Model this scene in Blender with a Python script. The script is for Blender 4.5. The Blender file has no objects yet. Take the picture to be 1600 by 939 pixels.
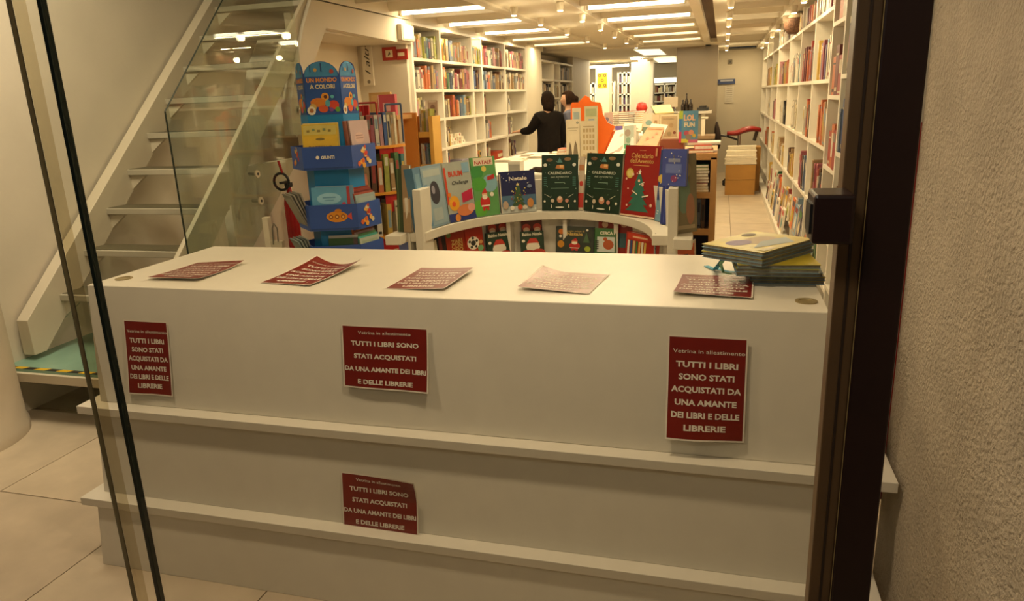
import bpy, bmesh, math, random
from mathutils import Vector, Matrix, Euler
random.seed(7)
PI = math.pi
S = bpy.context.scene
COL = S.collection

# ------------------------------------------------------------------ camera
CAM_R = Matrix(((0.9621250239, -0.0355694737, 0.2702780992),
                (0.2697018420, 0.2685949828, -0.9247257170),
                (-0.0397033343, 0.9625962538, 0.2680151068)))
CAM_F = 1129.371
CAM_P = Vector((0, 0, 1.6))
cd = bpy.data.cameras.new('camera')
cam = bpy.data.objects.new('camera', cd); COL.objects.link(cam)
cam.matrix_world = Matrix.Translation(CAM_P) @ CAM_R.to_4x4()
cd.sensor_width = 36.0; cd.sensor_fit = 'HORIZONTAL'; cd.lens = CAM_F / 1600 * 36
cd.clip_start = .02; cd.clip_end = 100
S.camera = cam

# ------------------------------------------------------------------ world, lights, exposure
w = bpy.data.worlds.new('world'); S.world = w; w.use_nodes = True
w.node_tree.nodes['Background'].inputs[0].default_value = (0.30, 0.26, 0.20, 1)
w.node_tree.nodes['Background'].inputs[1].default_value = 0.10
S.view_settings.view_transform = 'Standard'; S.view_settings.look = 'None'
S.view_settings.gamma = 1; S.view_settings.exposure = -0.12
try: S.view_settings.use_curve_mapping = False
except Exception: pass

STUFF = {}
def stuff_book(key, col, loc, t, ht, d, rotz):
    mb = STUFF.setdefault(key, MB()); M = Matrix.Translation(loc) @ Matrix.Rotation(rotz, 4, 'Z')
    mb.box(0, t, 0, d, 0, ht, spinemat(col), M); mb.box(t*.2, t*.8, -.0008, 0, ht*.5, ht*.8, spinemat(random.choice(LABC)), M)
def area(name, loc, rot, sx, sy, watt, col=(1, .78, .5)):
    l = bpy.data.lights.new(name, 'AREA'); l.shape = 'RECTANGLE'; l.size = sx; l.size_y = sy
    l.energy = watt; l.color = col
    o = bpy.data.objects.new(name, l); COL.objects.link(o); o.location = loc; o.rotation_euler = rot
    return o
WARM = (1, .76, .44)
# shop-window downlight above the display stand
for lx in (-1.75, -.45): area('window_downlight', (lx, 1.56, 2.32), (0, 0, 0), .12, .12, 12, (1, .77, .50))
# outside fill added beside the viewer, aimed to brighten the stucco wall
area('outside_fill_light', (-.45, -.15, 2.5), (math.radians(45), 0, math.radians(-70)), .35, .35, 8.0, (1, .90, .72))
# fill strips added under the aisle ceiling, whose coffers hold no tubes
for y in (6.2, 8.4, 10.6, 12.8, 14.6): area('aisle_fill_light', (.32, y, 2.36), (0, 0, 0), .45, .04, 14, WARM)
area('stairwell_fill_light', (-3.0, 2.6, 3.4), (0, 0, 0), .8, .8, 66, (1, .84, .58))  # unseen fill added to brighten the wall and stairs on the left
area('far_room_light', (-3.0, 18.0, 2.36), (0, 0, 0), 2.5, 3.0, 230, (1, .84, .58))

# ------------------------------------------------------------------ measuring helpers
def ray(px, py):
    return CAM_R @ Vector((px - 800, -(py - 469.5), -CAM_F)).normalized()
def _on(px, py, ax, v):
    r = ray(px, py); return CAM_P + r * ((v - CAM_P[ax]) / r[ax])
def at(px, py, Y): return _on(px, py, 1, Y)
def atz(px, py, Z): return _on(px, py, 2, Z)
def atx(px, py, X): return _on(px, py, 0, X)

# ------------------------------------------------------------------ materials
MATS = {}
def mat(name, rgb, rough=.55, metal=0, emit=0, var=.06, scale=14, bump=0, bscale=60, spec=None, coat=0):
    if name in MATS: return MATS[name]
    m = bpy.data.materials.new(name); m.use_nodes = True
    nt = m.node_tree; b = nt.nodes['Principled BSDF']
    b.inputs['Roughness'].default_value = rough; b.inputs['Metallic'].default_value = metal
    if spec is not None: b.inputs['Specular IOR Level'].default_value = spec
    if coat: b.inputs['Coat Weight'].default_value = coat
    tc = nt.nodes.new('ShaderNodeTexCoord')
    n = nt.nodes.new('ShaderNodeTexNoise'); n.inputs['Scale'].default_value = scale; n.inputs['Detail'].default_value = 3
    nt.links.new(tc.outputs['Object'], n.inputs['Vector'])
    r = nt.nodes.new('ShaderNodeValToRGB')
    r.color_ramp.elements[0].position = .3; r.color_ramp.elements[1].position = .7
    r.color_ramp.elements[0].color = (*[max(0, c * (1 - var)) for c in rgb], 1)
    r.color_ramp.elements[1].color = (*[min(1, c * (1 + var)) for c in rgb], 1)
    nt.links.new(n.outputs['Fac'], r.inputs['Fac']); nt.links.new(r.outputs['Color'], b.inputs['Base Color'])
    if emit:
        b.inputs['Emission Strength'].default_value = emit
        b.inputs['Emission Color'].default_value = (*rgb, 1)
    if bump:
        n2 = nt.nodes.new('ShaderNodeTexNoise'); n2.inputs['Scale'].default_value = bscale; n2.inputs['Detail'].default_value = 6
        nt.links.new(tc.outputs['Object'], n2.inputs['Vector'])
        bp = nt.nodes.new('ShaderNodeBump'); bp.inputs['Strength'].default_value = bump; bp.inputs['Distance'].default_value = .02
        nt.links.new(n2.outputs['Fac'], bp.inputs['Height']); nt.links.new(bp.outputs['Normal'], b.inputs['Normal'])
    MATS[name] = m; return m
def h(s):
    s = s.lstrip('#'); return tuple(((int(s[i:i+2], 16) / 255) ** 2.2) for i in (0, 2, 4))
def hm(code, rough=.5, **k): return mat('paint_' + code, h(code), rough, **k)

def glassmat(name, tint, refl=1.5, rough=0):
    m = bpy.data.materials.new(name); m.use_nodes = True; nt = m.node_tree
    for x in list(nt.nodes): nt.nodes.remove(x)
    out = nt.nodes.new('ShaderNodeOutputMaterial'); mx = nt.nodes.new('ShaderNodeMixShader')
    tr = nt.nodes.new('ShaderNodeBsdfTransparent'); tr.inputs[0].default_value = (*tint, 1)
    gl = nt.nodes.new('ShaderNodeBsdfGlossy'); gl.inputs['Roughness'].default_value = rough
    lw = nt.nodes.new('ShaderNodeLayerWeight'); lw.inputs['Blend'].default_value = .5
    pw = nt.nodes.new('ShaderNodeMath'); pw.operation = 'POWER'; pw.inputs[1].default_value = 4.0
    fr = nt.nodes.new('ShaderNodeMath'); fr.operation = 'MULTIPLY_ADD'; r0 = ((refl-1)/(refl+1))**2
    fr.inputs[1].default_value = 1-r0; fr.inputs[2].default_value = r0; fr.use_clamp = True
    nt.links.new(lw.outputs['Facing'], pw.inputs[0]); nt.links.new(pw.outputs[0], fr.inputs[0])
    nt.links.new(fr.outputs[0], mx.inputs[0]); nt.links.new(tr.outputs[0], mx.inputs[1]); nt.links.new(gl.outputs[0], mx.inputs[2])
    nt.links.new(mx.outputs[0], out.inputs[0]); MATS[name] = m; return m

WHITE = mat('white_lacquer', (.74, .70, .60), .38, var=.02)
SHELFW = mat('white_shelf_board', (.78, .74, .64), .5, var=.03)
WALLW = mat('cream_wall_paint', (.66, .60, .49), .8, var=.04, scale=3, bump=.05, bscale=40)
CEIL = mat('ceiling_paint', (.74, .68, .55), .7, var=.03, scale=4)
PAPER = mat('page_paper', (.80, .76, .66), .8, var=.08, scale=60)
TUBE = mat('fluorescent_tube_glow', (1, .92, .74), .4, emit=9, var=0)
TUBE2 = mat('dim_tube_glow', (1, .88, .62), .4, emit=1.3, var=0)
SPOT = mat('spotlight_glow', (1, .84, .52), .4, emit=9, var=0)
DARKBR = mat('dark_brown_metal', (.020, .006, .005), .35, var=.1)
BLACK = mat('black_plastic', (.012, .011, .010), .4)
STEEL = mat('brushed_steel', (.55, .52, .46), .3, metal=1)
GLASS = glassmat('pane_glass', (.975, .975, .95), 1.45)
GLASSB = glassmat('balustrade_glass', (.88, .915, .87), 1.62)
GLASSE = mat('glass_edge_dark_green', (.012, .022, .016), .25)
WOOD = mat('beech_wood', (.50, .27, .09), .5, var=.12, scale=6)

# ------------------------------------------------------------------ mesh builder
class MB:
    def __init__(s): s.v = []; s.f = []; s.m = []; s.mats = []
    def mi(s, m):
        if m not in s.mats: s.mats.append(m)
        return s.mats.index(m)
    def add(s, vs, fs, m):
        o = len(s.v); s.v += [tuple(v) for v in vs]; k = s.mi(m)
        for f in fs: s.f.append(tuple(i + o for i in f)); s.m.append(k)
        return s
    def box(s, x0, x1, y0, y1, z0, z1, m, M=None):
        vs = [Vector(p) for p in ((x0,y0,z0),(x1,y0,z0),(x1,y1,z0),(x0,y1,z0),(x0,y0,z1),(x1,y0,z1),(x1,y1,z1),(x0,y1,z1))]
        if M is not None: vs = [M @ v for v in vs]
        return s.add(vs, [(0,3,2,1),(4,5,6,7),(0,1,5,4),(1,2,6,5),(2,3,7,6),(3,0,4,7)], m)
    def prism(s, pts, d, m, M=None):
        """pts: 2D (u,v) outline -> local x,z ; extruded along +y by d"""
        n = len(pts)
        vs = [Vector((u, 0, v)) for u, v in pts] + [Vector((u, d, v)) for u, v in pts]
        if M is not None: vs = [M @ v for v in vs]
        return s.add(vs, [tuple(range(n)), tuple(range(2*n-1, n-1, -1))] + [((i+1) % n, i, i+n, (i+1) % n + n) for i in range(n)], m)
    def poly(s, pts, m):
        return s.add(pts, [tuple(range(len(pts)))], m)
    def tube(s, p0, p1, r0, m, r1=None, n=12, caps=True):
        p0 = Vector(p0); p1 = Vector(p1); r1 = r0 if r1 is None else r1
        d = (p1 - p0).normalized(); a = d.orthogonal().normalized(); b = d.cross(a)
        vs = [p0 + (a*math.cos(t) + b*math.sin(t))*r0 for t in [2*PI*i/n for i in range(n)]]
        vs += [p1 + (a*math.cos(t) + b*math.sin(t))*r1 for t in [2*PI*i/n for i in range(n)]]
        fs = [(i, (i+1) % n, (i+1) % n+n, i+n) for i in range(n)]
        if caps: fs += [tuple(range(n-1, -1, -1)), tuple(range(n, 2*n))]
        return s.add(vs, fs, m)
    def path(s, pts, r, m, n=8):
        for a, b in zip(pts, pts[1:]): s.tube(a, b, r, m, n=n)
        return s
    def lathe(s, prof, m, c=(0,0,0), n=20, a0=0, a1=2*PI):
        full = abs(a1-a0-2*PI) < 1e-6; k = n if full else n+1
        vs = [(c[0]+r*math.cos(a0+(a1-a0)*i/n), c[1]+r*math.sin(a0+(a1-a0)*i/n), c[2]+z) for r, z in prof for i in range(k)]
        fs = []
        for j in range(len(prof)-1):
            for i in range(n): fs.append((j*k+i, j*k+(i+1) % k, (j+1)*k+(i+1) % k, (j+1)*k+i))
        return s.add(vs, fs, m)
    def mesh(s, name):
        me = bpy.data.meshes.new(name); me.from_pydata(s.v, [], s.f)
        for m in s.mats: me.materials.append(m)
        me.polygons.foreach_set('material_index', s.m); me.update()
        bm = bmesh.new(); bm.from_mesh(me); bmesh.ops.recalc_face_normals(bm, faces=bm.faces); bm.to_mesh(me); bm.free()
        return me
    def build(s, name, parent=None, bevel=0, smooth=False):
        o = bpy.data.objects.new(name, s.mesh(name)); COL.objects.link(o)
        if parent: o.parent = parent
        if bevel:
            b = o.modifiers.new('bevel', 'BEVEL'); b.width = bevel; b.segments = 2; b.limit_method = 'ANGLE'
        if smooth:
            for p in o.data.polygons: p.use_smooth = True
        return o

LABELS = {}
def tag(o, label, cat, group=None, kind=None):
    o['label'] = label; o['category'] = cat
    if group: o['group'] = group
    if kind: o['kind'] = kind
    return o
def thing(name, label, cat, loc=(0, 0, 0), rot=(0, 0, 0), group=None):
    o = bpy.data.objects.new(name, None); COL.objects.link(o); o.empty_display_size = .05
    o.location = loc; o.rotation_euler = rot
    return tag(o, label, cat, group)
def struct(o, label=None):
    o['kind'] = 'structure'
    if label: o['label'] = label; 
    return o
def pxbox(x0, y0, x1, y1, Y, d, m, floor=None, mb=None):
    """box whose front face at depth Y spans the measured extent; floor = height it stands on"""
    a = at(x0, (y0+y1)/2, Y); b = at(x1, (y0+y1)/2, Y)
    zt = at((x0+x1)/2, y0, Y).z; zb = at((x0+x1)/2, y1, Y).z if floor is None else floor
    mb = mb or MB(); mb.box(a.x, b.x, Y, Y+d, zb, zt, m); return mb

# ------------------------------------------------------------------ lettering
TXT = {}
def textmesh(s, bold=0.0, shear=0.0):
    k = (s, bold, shear)
    if k in TXT: return TXT[k]
    c = bpy.data.curves.new('t', 'FONT'); c.body = s; c.resolution_u = 2; c.offset = bold; c.shear = shear
    o = bpy.data.objects.new('t', c); COL.objects.link(o)
    bpy.context.view_layer.update()
    me = o.evaluated_get(bpy.context.evaluated_depsgraph_get()).to_mesh()
    vs = [(v.co.x, v.co.y) for v in me.vertices]; fs = [tuple(p.vertices) for p in me.polygons]
    bpy.data.objects.remove(o); bpy.data.curves.remove(c)
    x0 = min(v[0] for v in vs); x1 = max(v[0] for v in vs); y0 = min(0, min(v[1] for v in vs))
    TXT[k] = ([(v[0]-x0, v[1]) for v in vs], fs, x1-x0); return TXT[k]
def ptext(mb, s, cu, v, wd, ht, m, warp, bold=.012, shear=0):
    """lettering centred on cu, baseline v, width wd, capital height ht"""
    vs, fs, W = textmesh(s, bold, shear)
    sx = wd / W; sy = ht / .70
    mb.add([warp(cu - wd/2 + x*sx, v + y*sy) for x, y in vs], fs, m)
def printed(parent, items, warp=None, name='cover_print'):
    """flat print: list of shapes in (u,v); warp(u,v,layer)->point"""
    if warp is None: warp = lambda u, v, k: (u, -.0006 - .0002*k, v)
    a = MB(); t = MB()
    for k, it in enumerate(items):
        c = it[0]
        if c == 'r':
            _, u0, v0, u1, v1, m = it; a.poly([warp(u0, v0, k), warp(u1, v0, k), warp(u1, v1, k), warp(u0, v1, k)], m)
        elif c == 'c':
            _, u, v, r, m = it[:5]; ry = it[5] if len(it) > 5 else r
            a.poly([warp(u + r*math.cos(q), v + ry*math.sin(q), k) for q in [2*PI*i/14 for i in range(14)]], m)
        elif c == 'p':
            a.poly([warp(u, v, k) for u, v in it[1]], it[2])
        elif c == 't':
            _, s, u, v, wd, ht, m = it[:7]
            ptext(t, s, u, v, wd, ht, m, lambda x, y: warp(x, y, k), *(it[7:]))
    if a.v: a.build(name, parent)
    if t.v: t.build('lettering', parent)

# ------------------------------------------------------------------ books
SPINES = {}
COLS = {'white': 'e6dfcc', 'cream': 'd9cda6', 'grey': '8f8a80', 'black': '26221f', 'brown': '6b4427', 'tan': 'b08a58',
        'dark red': '7a1f1c', 'red': 'b8332a', 'orange': 'd96a22', 'yellow': 'd9b02e', 'lime': 'a8b02c', 'green': '3f7a42',
        'teal': '2f7f86', 'light blue': '7fa6c4', 'blue': '2f5fa8', 'navy': '243055', 'purple': '5c3f7d', 'pink': 'c98a94',
        'rose': 'b8586a', 'slate blue': '5f7391'}
def spinemat(c):
    r, g, b = h(COLS[c]); l = .3*r + .5*g + .2*b
    return mat('cover_' + c.replace(' ', '_'), tuple(.74*(.78*v + .22*l*k) for v, k in zip((r, g, b), (1.15, 1.0, .8))), .5, var=.12, scale=9)
def bookmesh(k):
    """unit book: spine faces -y, thickness x, height z. variants differ in band position"""
    if k in SPINES: return SPINES[k]
    b = MB(); c0 = spinemat('white'); lab = mat('spine_label_cream', (.72, .66, .5), .6)
    t = .12
    b.box(0, t, 0, 1, 0, 1, c0); b.box(1-t, 1, 0, 1, 0, 1, c0); b.box(t, 1-t, 0, .03, 0, 1, c0)
    b.box(t, 1-t, .03, .97, .015, .985, PAPER)
    z0, z1 = ((.55, .88), (.25, .8), (.08, .16), (.7, .92))[k]
    b.box(.2, .8, -.006, 0, z0, z1, lab)
    if k in (0, 2): b.box(.1, .9, -.006, 0, .06 if k == 0 else .8, .1 if k == 0 else .84, lab)
    me = b.mesh('book'); SPINES[k] = me; return me
LABC = ['white', 'cream', 'black', 'yellow', 'red', 'light blue', 'navy', 'grey']
def shelf_book(label, col, loc, t, ht, d, rotz, group, lean=0, name='book', lay=False, cat='book'):
    me = bookmesh(random.randrange(4))
    o = bpy.data.objects.new(name, me); COL.objects.link(o)
    o.material_slots[0].link = 'OBJECT'; o.material_slots[0].material = spinemat(col)
    o.material_slots[2].link = 'OBJECT'
    lc = random.choice([c for c in LABC if c != col]); o.material_slots[2].material = spinemat(lc)
    o.scale = (t, d, ht)
    o.rotation_mode = 'XYZ'
    if lay: o.matrix_world = Matrix.Translation(loc) @ Matrix.Rotation(rotz, 4, 'Z') @ Matrix.Rotation(PI/2, 4, 'Y') @ Matrix.Diagonal((t, d, ht, 1))
    else: o.location = loc; o.rotation_euler = (0, lean, rotz)
    return tag(o, label, cat, group)
ORD = ['first', 'second', 'third', 'fourth', 'fifth', 'sixth', 'seventh', 'eighth', 'ninth', 'tenth', 'eleventh', 'twelfth',
       'thirteenth', 'fourteenth', 'fifteenth', 'sixteenth', 'seventeenth', 'eighteenth', 'nineteenth', 'twentieth', 'twenty-first', 'twenty-second']

def cover_book(name, label, P0, P1, ht, th, cover, items, lean=.14, group=None, cat='book', spine=None, mirror=False, edge=None):
    """book standing face-out: P0,P1 lower left / right corners of its front; items = print"""
    P0 = Vector(P0); P1 = Vector(P1); d = P1 - P0; wd = math.hypot(d.x, d.y)
    t = thing(name, label, cat, P0, (-lean, 0, math.atan2(d.y, d.x)), group)
    b = MB(); cm = hm(cover, .35) if isinstance(cover, str) else cover
    sm = hm(spine, .4) if spine else cm
    b.box(0, wd, 0, .003, 0, ht, cm).box(0, wd, th-.003, th, 0, ht, cm).box(0, .004, .003, th-.003, 0, ht, sm)
    cv_ = b.build('cover', t)
    MB().box(.004, wd-.004, .003, th-.003, .004, ht-.004, PAPER).build('page_block', t)
    printed(cv_, items(wd, ht))
    return t
# ================================================================== THE SETTING
ZC = 2.35
# ---- floor: slab with stone tiles that can be told apart near the shop front
FLOORB = mat('floor_joint_mortar', (.16, .12, .08), .8)
fl = struct(MB().box(-7, 4, -1.5, 24, -.10, -.012, FLOORB).build('floor'), 'beige stone tiled shop floor')
TILES = [mat('stone_tile_a', (.54, .45, .33), .45, var=.10, scale=5, bump=.05, bscale=30),
         mat('stone_tile_b', (.57, .475, .35), .42, var=.10, scale=5, bump=.05, bscale=30),
         mat('stone_tile_c', (.51, .42, .31), .48, var=.10, scale=5, bump=.05, bscale=30)]
def floortile(w, d):
    m = MB(); m.box(0, w, 0, d, -.02, 0, TILES[0]); return m.mesh('floor_tile')
TW, TD = .80, .80
tme = floortile(TW - .005, TD - .005); cnt = 0
for i in range(-7, 3):
    for j in range(-1, 21):
        x = .15 + i*TW; y = .55 + j*TD
        if x > 1.4 or x < -5.6: continue
        o = bpy.data.objects.new('floor_tile', tme); COL.objects.link(o); o.parent = fl; o.location = (x, y, 0)
        o.material_slots[0].link = 'OBJECT'; o.material_slots[0].material = random.choice(TILES); cnt += 1

# ---- walls
def wall(name, label, x0, x1, y0, y1, z0, z1, m=WALLW):
    return struct(MB().box(x0, x1, y0, y1, z0, z1, m).build(name), label)
XL = -3.74
wall('wall_left', 'cream wall behind the open staircase', XL-.1, XL, .6, 7.9, 0, 4.2)
wall('wall_niche', 'cream wall at the back of the niche under the stairs', -3.42, -3.36, 5.5, 7.95, 0, 2.34, mat('niche_wall_paint', (.70, .62, .47), .8, var=.03, scale=3))
wall('wall_stairwell', 'cream wall closing the stairwell', XL, -3.0, 7.95, 8.05, 2.3, 4.2)
wall('wall_far_left', 'cream wall beyond the left bookcases', -3.25, -3.15, 6.72, 16.5, 0, ZC)
wall('wall_far', 'pale far wall of the back room', -7, 1.2, 22.0, 22.1, 0, 2.5, mat('far_wall_paint', (.74, .67, .52), .8, var=.04, scale=2))
wall('wall_far_side', 'cream side wall of the back room', -7.1, -7, 15.8, 22.0, 0, 2.5)
wall('wall_back_partition', 'cream end wall of the aisle behind the desk', -.10, .95, 15.4, 15.5, 0, ZC, mat('end_wall_paint', (.62, .56, .44), .7, var=.05, scale=2))
a0 = at(1057, 120, 13.6); a1 = at(1121, 120, 13.6)
wall('wall_glossy_partition', 'grey brown partition panel beside the cash desk', a0.x, a1.x, 13.6, 15.5, 0, ZC, mat('taupe_gloss_panel', (.30, .245, .165), .25, var=.04, scale=1.5))
wall('wall_right', 'cream wall behind the right bookcase', 1.04, 1.12, 2.3, 15.5, 0, ZC)
# stucco reveal of the shop front, right of the frame
STUC = mat('rough_stucco', (.42, .36, .27), .9, var=.10, scale=7, bump=.75, bscale=95)
def stucco():
    m = bpy.data.materials['rough_stucco']; nt = m.node_tree
    return m
stucco()
mb = MB()
nx, nz = 46, 60
vs = []; random.seed(3)
for j in range(nz+1):
    for i in range(nx+1):
        y = -.4 + 2.54*i/nx; z = 3.0*j/nz
        bump = .006*math.sin(y*5+z*3) + .004*math.sin(z*11-y*7) + random.uniform(-.002, .002)
        crack = -.012*math.exp(-((z - (.74 + .12*(y-1.2)))/.012)**2) if y < 1.45 else 0
        vs.append((.50 + bump*(1 if i < nx-2 else .2) - crack, y, z))
fs = [(j*(nx+1)+i, j*(nx+1)+i+1, (j+1)*(nx+1)+i+1, (j+1)*(nx+1)+i) for j in range(nz) for i in range(nx)]
mb.add(vs, fs, STUC)
mb.add([(.5, 2.14, 0), (.62, 2.14, 0), (.62, 2.14, 3.0), (.5, 2.14, 3.0)], [(0, 1, 2, 3)], STUC)
mb.add([(.62, 2.14, 0), (.62, -.4, 0), (.62, -.4, 3.0), (.62, 2.14, 3.0)], [(0, 1, 2, 3)], STUC)
mb.add([(.62, -.4, 0), (.5, -.4, 0), (.5, -.4, 3.0), (.62, -.4, 3.0)], [(0, 1, 2, 3)], STUC)
o = struct(mb.build('wall_stucco_reveal', smooth=True), 'rough beige stucco wall at the right of the shop front')
# red painted band on the far edge of the reveal
rp = MB().box(.482, .62, 2.145, 2.16, .40, 1.50, mat('dark_red_paint', (.26, .018, .014), .4)).build('trim_1')
struct(rp, 'dark red panel edge behind the stucco wall')
struct(MB().box(.488, .62, 2.145, 2.16, 1.50, 2.9, mat('beige_trim_paint', (.55, .50, .40), .5)).build('trim_4'), 'beige trim above the red panel edge behind the stucco wall')

# rounded plaster pier far left
mb = MB(); cx, cy, r = -3.82, 2.45, .39
mb.lathe([(r+.012, 0), (r+.012, .05), (r+.002, .07), (r, .3), (r, 3.2)], mat('pier_plaster', (.60, .52, .40), .85, var=.05, scale=3, bump=.08, bscale=30), (cx, cy, 0), 40)
pier = tag(mb.build('rounded_pillar', smooth=True), 'thick rounded cream plaster pillar at the left edge by the stairs', 'pillar')

# ---- ceiling: upper slab, longitudinal beams, cross fins, tubes
ce = struct(MB().box(-2.83, 1.1, 1.1, 16.6, 2.56, 2.62, CEIL).build('ceiling'), 'pale coffered ceiling with lamps')
def beam(x0, x1, y0, y1, z0, z1, m=CEIL, name='ceiling_beam'):
    MB().box(x0, x1, y0, y1, z0, z1, m).build(name, ce)
beam(-2.90, -2.831, 4.99, 6.68, ZC, 2.56)
beam(-3.00, -2.86, 6.68, 12.2, ZC-.02, 2.56)
beam(-1.95, -1.86, 1.1, 12.6, ZC, 2.56); beam(-1.35, -1.26, 1.1, 12.6, ZC, 2.56); 
beam(-1.86, -1.35, 1.1, 12.6, ZC+.02, ZC+.05, name='ceiling_panel')
beam(-.31, -.22, 1.1, 13.6, ZC, 2.56); beam(-.11, .04, 1.1, 15.4, ZC, 2.56)
beam(-.22, -.11, 1.1, 13.6, 2.41, 2.43, mat('track_slot_brown', (.10, .055, .025), .6), 'track_slot')
beam(.59, 1.04, 1.1, 15.4, ZC, 2.56)
beam(-3.2, .04, 12.6, 13.0, ZC-.01, 2.56)
beam(-3.2, -.11, 13.0, 16.6, ZC, ZC+.04, name='ceiling_panel')
beam(-7, 1.1, 16.6, 22, ZC+.05, ZC+.09, name='ceiling_panel')
for x0, x1, sp, th, nm in ((-2.86, -1.95, .62, .16, 'ceiling_fin'), (-1.26, -.31, .62, .16, 'ceiling_fin'), (.04, .59, .62, .13, 'ceiling_fin')):
    me = MB().add([(x0, 0, 2.56), (x0, th*1.9, 2.56), (x0, th*.6, ZC+.03), (x0, th*.4, ZC+.03), (x1, 0, 2.56), (x1, th*1.9, 2.56), (x1, th*.6, ZC+.03), (x1, th*.4, ZC+.03)],
                  [(0, 1, 2, 3), (4, 7, 6, 5), (0, 3, 7, 4), (1, 5, 6, 2), (3, 2, 6, 7)], CEIL).mesh(nm)
    y = 1.2
    while y < 12.5 if x1 < 0 else y < 15.2:
        if x0 > -2 or y > 4.9:
            o = bpy.data.objects.new(nm, me); COL.objects.link(o); o.parent = ce; o.location = (0, y, 0)
        y += sp
# stairwell has no shop ceiling: high slab
struct(MB().box(-7, 1.2, -1.2, 5.0, 4.2, 4.3, CEIL).build('ceiling_stairwell'), 'high plaster ceiling over the stairs')
# fluorescent tubes
def tube_lamp(x0, x1, y, label, tm=None):
    t = thing('fluorescent_tube', label, 'ceiling lamp', ((x0+x1)/2, y, 2.385), group='fluorescent tubes in the ceiling coffers')
    L = (x1-x0)/2
    MB().tube((-L, 0, 0), (L, 0, 0), .017, tm or TUBE, n=10).build('tube', t)
    MB().box(-L-.02, -L, -.02, .02, -.02, .03, CEIL).box(L, L+.02, -.02, .02, -.02, .03, CEIL).box(-L, L, -.022, .022, .03, .045, CEIL).build('lamp_holder', t)
    l = area('tube_light', ((x0+x1)/2, y, 2.36), (0, 0, 0), x1-x0, .03, 15, (1, .78, .47)); area('tube_light', ((x0+x1)/2, y, 2.41), (PI, 0, 0), x1-x0, .03, 8, (1, .80, .50))
for i, y in enumerate((6.45, 7.68, 8.92, 10.16, 11.4)): tube_lamp(-2.80, -2.02, y, f'{ORD[i]} tube from the front in the left ceiling coffers above the wall bookcase', TUBE2 if i > 2 else None)
for i, y in enumerate((3.35, 4.60, 5.85, 7.1, 8.33, 9.57, 10.8, 12.05)): tube_lamp(-1.22, -.36, y, f'{ORD[i]} tube from the front in the middle ceiling coffers left of the brown slot', TUBE2 if i > 4 else None)
for i, (x, y) in enumerate(((-4.4, 17.3), (-4.5, 18.3), (-4.6, 19.3), (-4.7, 20.3), (-3.2, 20.9))):
    t = thing('fluorescent_tube', f'{ORD[i]} tube from the front in the bright ceiling of the back room', 'ceiling lamp', (x, y, 2.37), group='fluorescent tubes in the back room')
    MB().tube((-.7, 0, 0), (.7, 0, 0), .03, TUBE, n=8).build('tube', t); MB().box(-.72, .72, -.03, .03, .028, .03, CEIL).build('lamp_holder', t)
# spot lamps
def spot(x, y, label, group, e=False):
    t = thing('ceiling_spotlight', label, 'spotlight', (x, y, ZC), group=group)
    MB().lathe([(.030, 0), (.034, -.012), (.028, -.05), (.022, -.07)], mat('spot_housing_cream', (.7, .62, .46), .5), n=12).build('housing', t)
    MB().lathe([(.0001, -.066), (.024, -.068), (.021, -.075), (.0001, -.078)], SPOT, n=12).build('bulb', t)
    if e:
        l = bpy.data.lights.new('spot_light', 'POINT'); l.energy = e; l.color = (1, .80, .50); l.shadow_soft_size = .03
        o = bpy.data.objects.new('spot_light', l); COL.objects.link(o); o.location = (x, y, ZC-.10)
for i, y in enumerate((6.3, 7.27, 8.55, 9.9, 11.4)):
    spot(-1.72, y, f'{ORD[i]} spotlight from the front on the wide ceiling strip', 'spotlights on the wide ceiling strip', 1.5 if i < 3 else 0)
for i, y in enumerate((5.7, 6.6, 7.5, 8.6, 9.9, 11.3)):
    spot(-2.90, y, f'{ORD[i]} spotlight from the front along the top of the left bookcase', 'spotlights above the left bookcase', 2.6)
for i, y in enumerate((6.2, 7.2, 8.3, 9.4, 10.6, 11.8)):
    spot(-1.30, y, f'{ORD[i]} spotlight from the front at the left edge of the middle coffers', 'spotlights beside the middle coffers', 1.2 if i < 3 else 0)
for i, y in enumerate((6.9, 7.9, 8.9, 10.0, 11.2, 12.6, 14.0)):
    spot(.04, y, f'{ORD[i]} small spotlight from the front on the beam over the aisle', 'spotlights on the aisle beam', 2.5 if i % 2 == 0 else 0)
for i, y in enumerate((6.9, 7.8, 8.8, 9.9, 11.1, 12.4, 13.8)):
    spot(.625, y, f'{ORD[i]} small spotlight from the front above the right bookcase', 'spotlights above the right bookcase', 3.5 if i % 2 == 0 else 0)
for i, (px, py) in enumerate(((948, 79), (963, 86.5), (978, 92), (1001, 95.5))):
    p = atz(955+i*17, 80+i*5.0, ZC+.04)
t = None
for i, (px, py, wd) in enumerate(((965, 80.5, 22), (981, 86.5, 19), (993, 91.5, 17), (1004, 95, 14))):
    p = at(px, py, 15.5+i*.35); q = at(px+wd/2, py, 15.5+i*.35)
    m = MB().lathe([(.001, .02), (.9*(q.x-p.x), .02), (q.x-p.x, 0), (.8*(q.x-p.x), -.02), (.001, -.025)], TUBE, n=16)
    o = m.build('oval_ceiling_lamp'); o.location = (p.x, p.y, p.z)
    tag(o, f'{ORD[i]} from the left of the bright oval lamps at the far ceiling', 'ceiling lamp', 'oval lamps in the back room')
    MB().tube((0, 0, .02), (0, 0, max(.03, 2.39-p.z)), .008, CEIL, n=6).build('hanging_rod', o)
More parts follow.
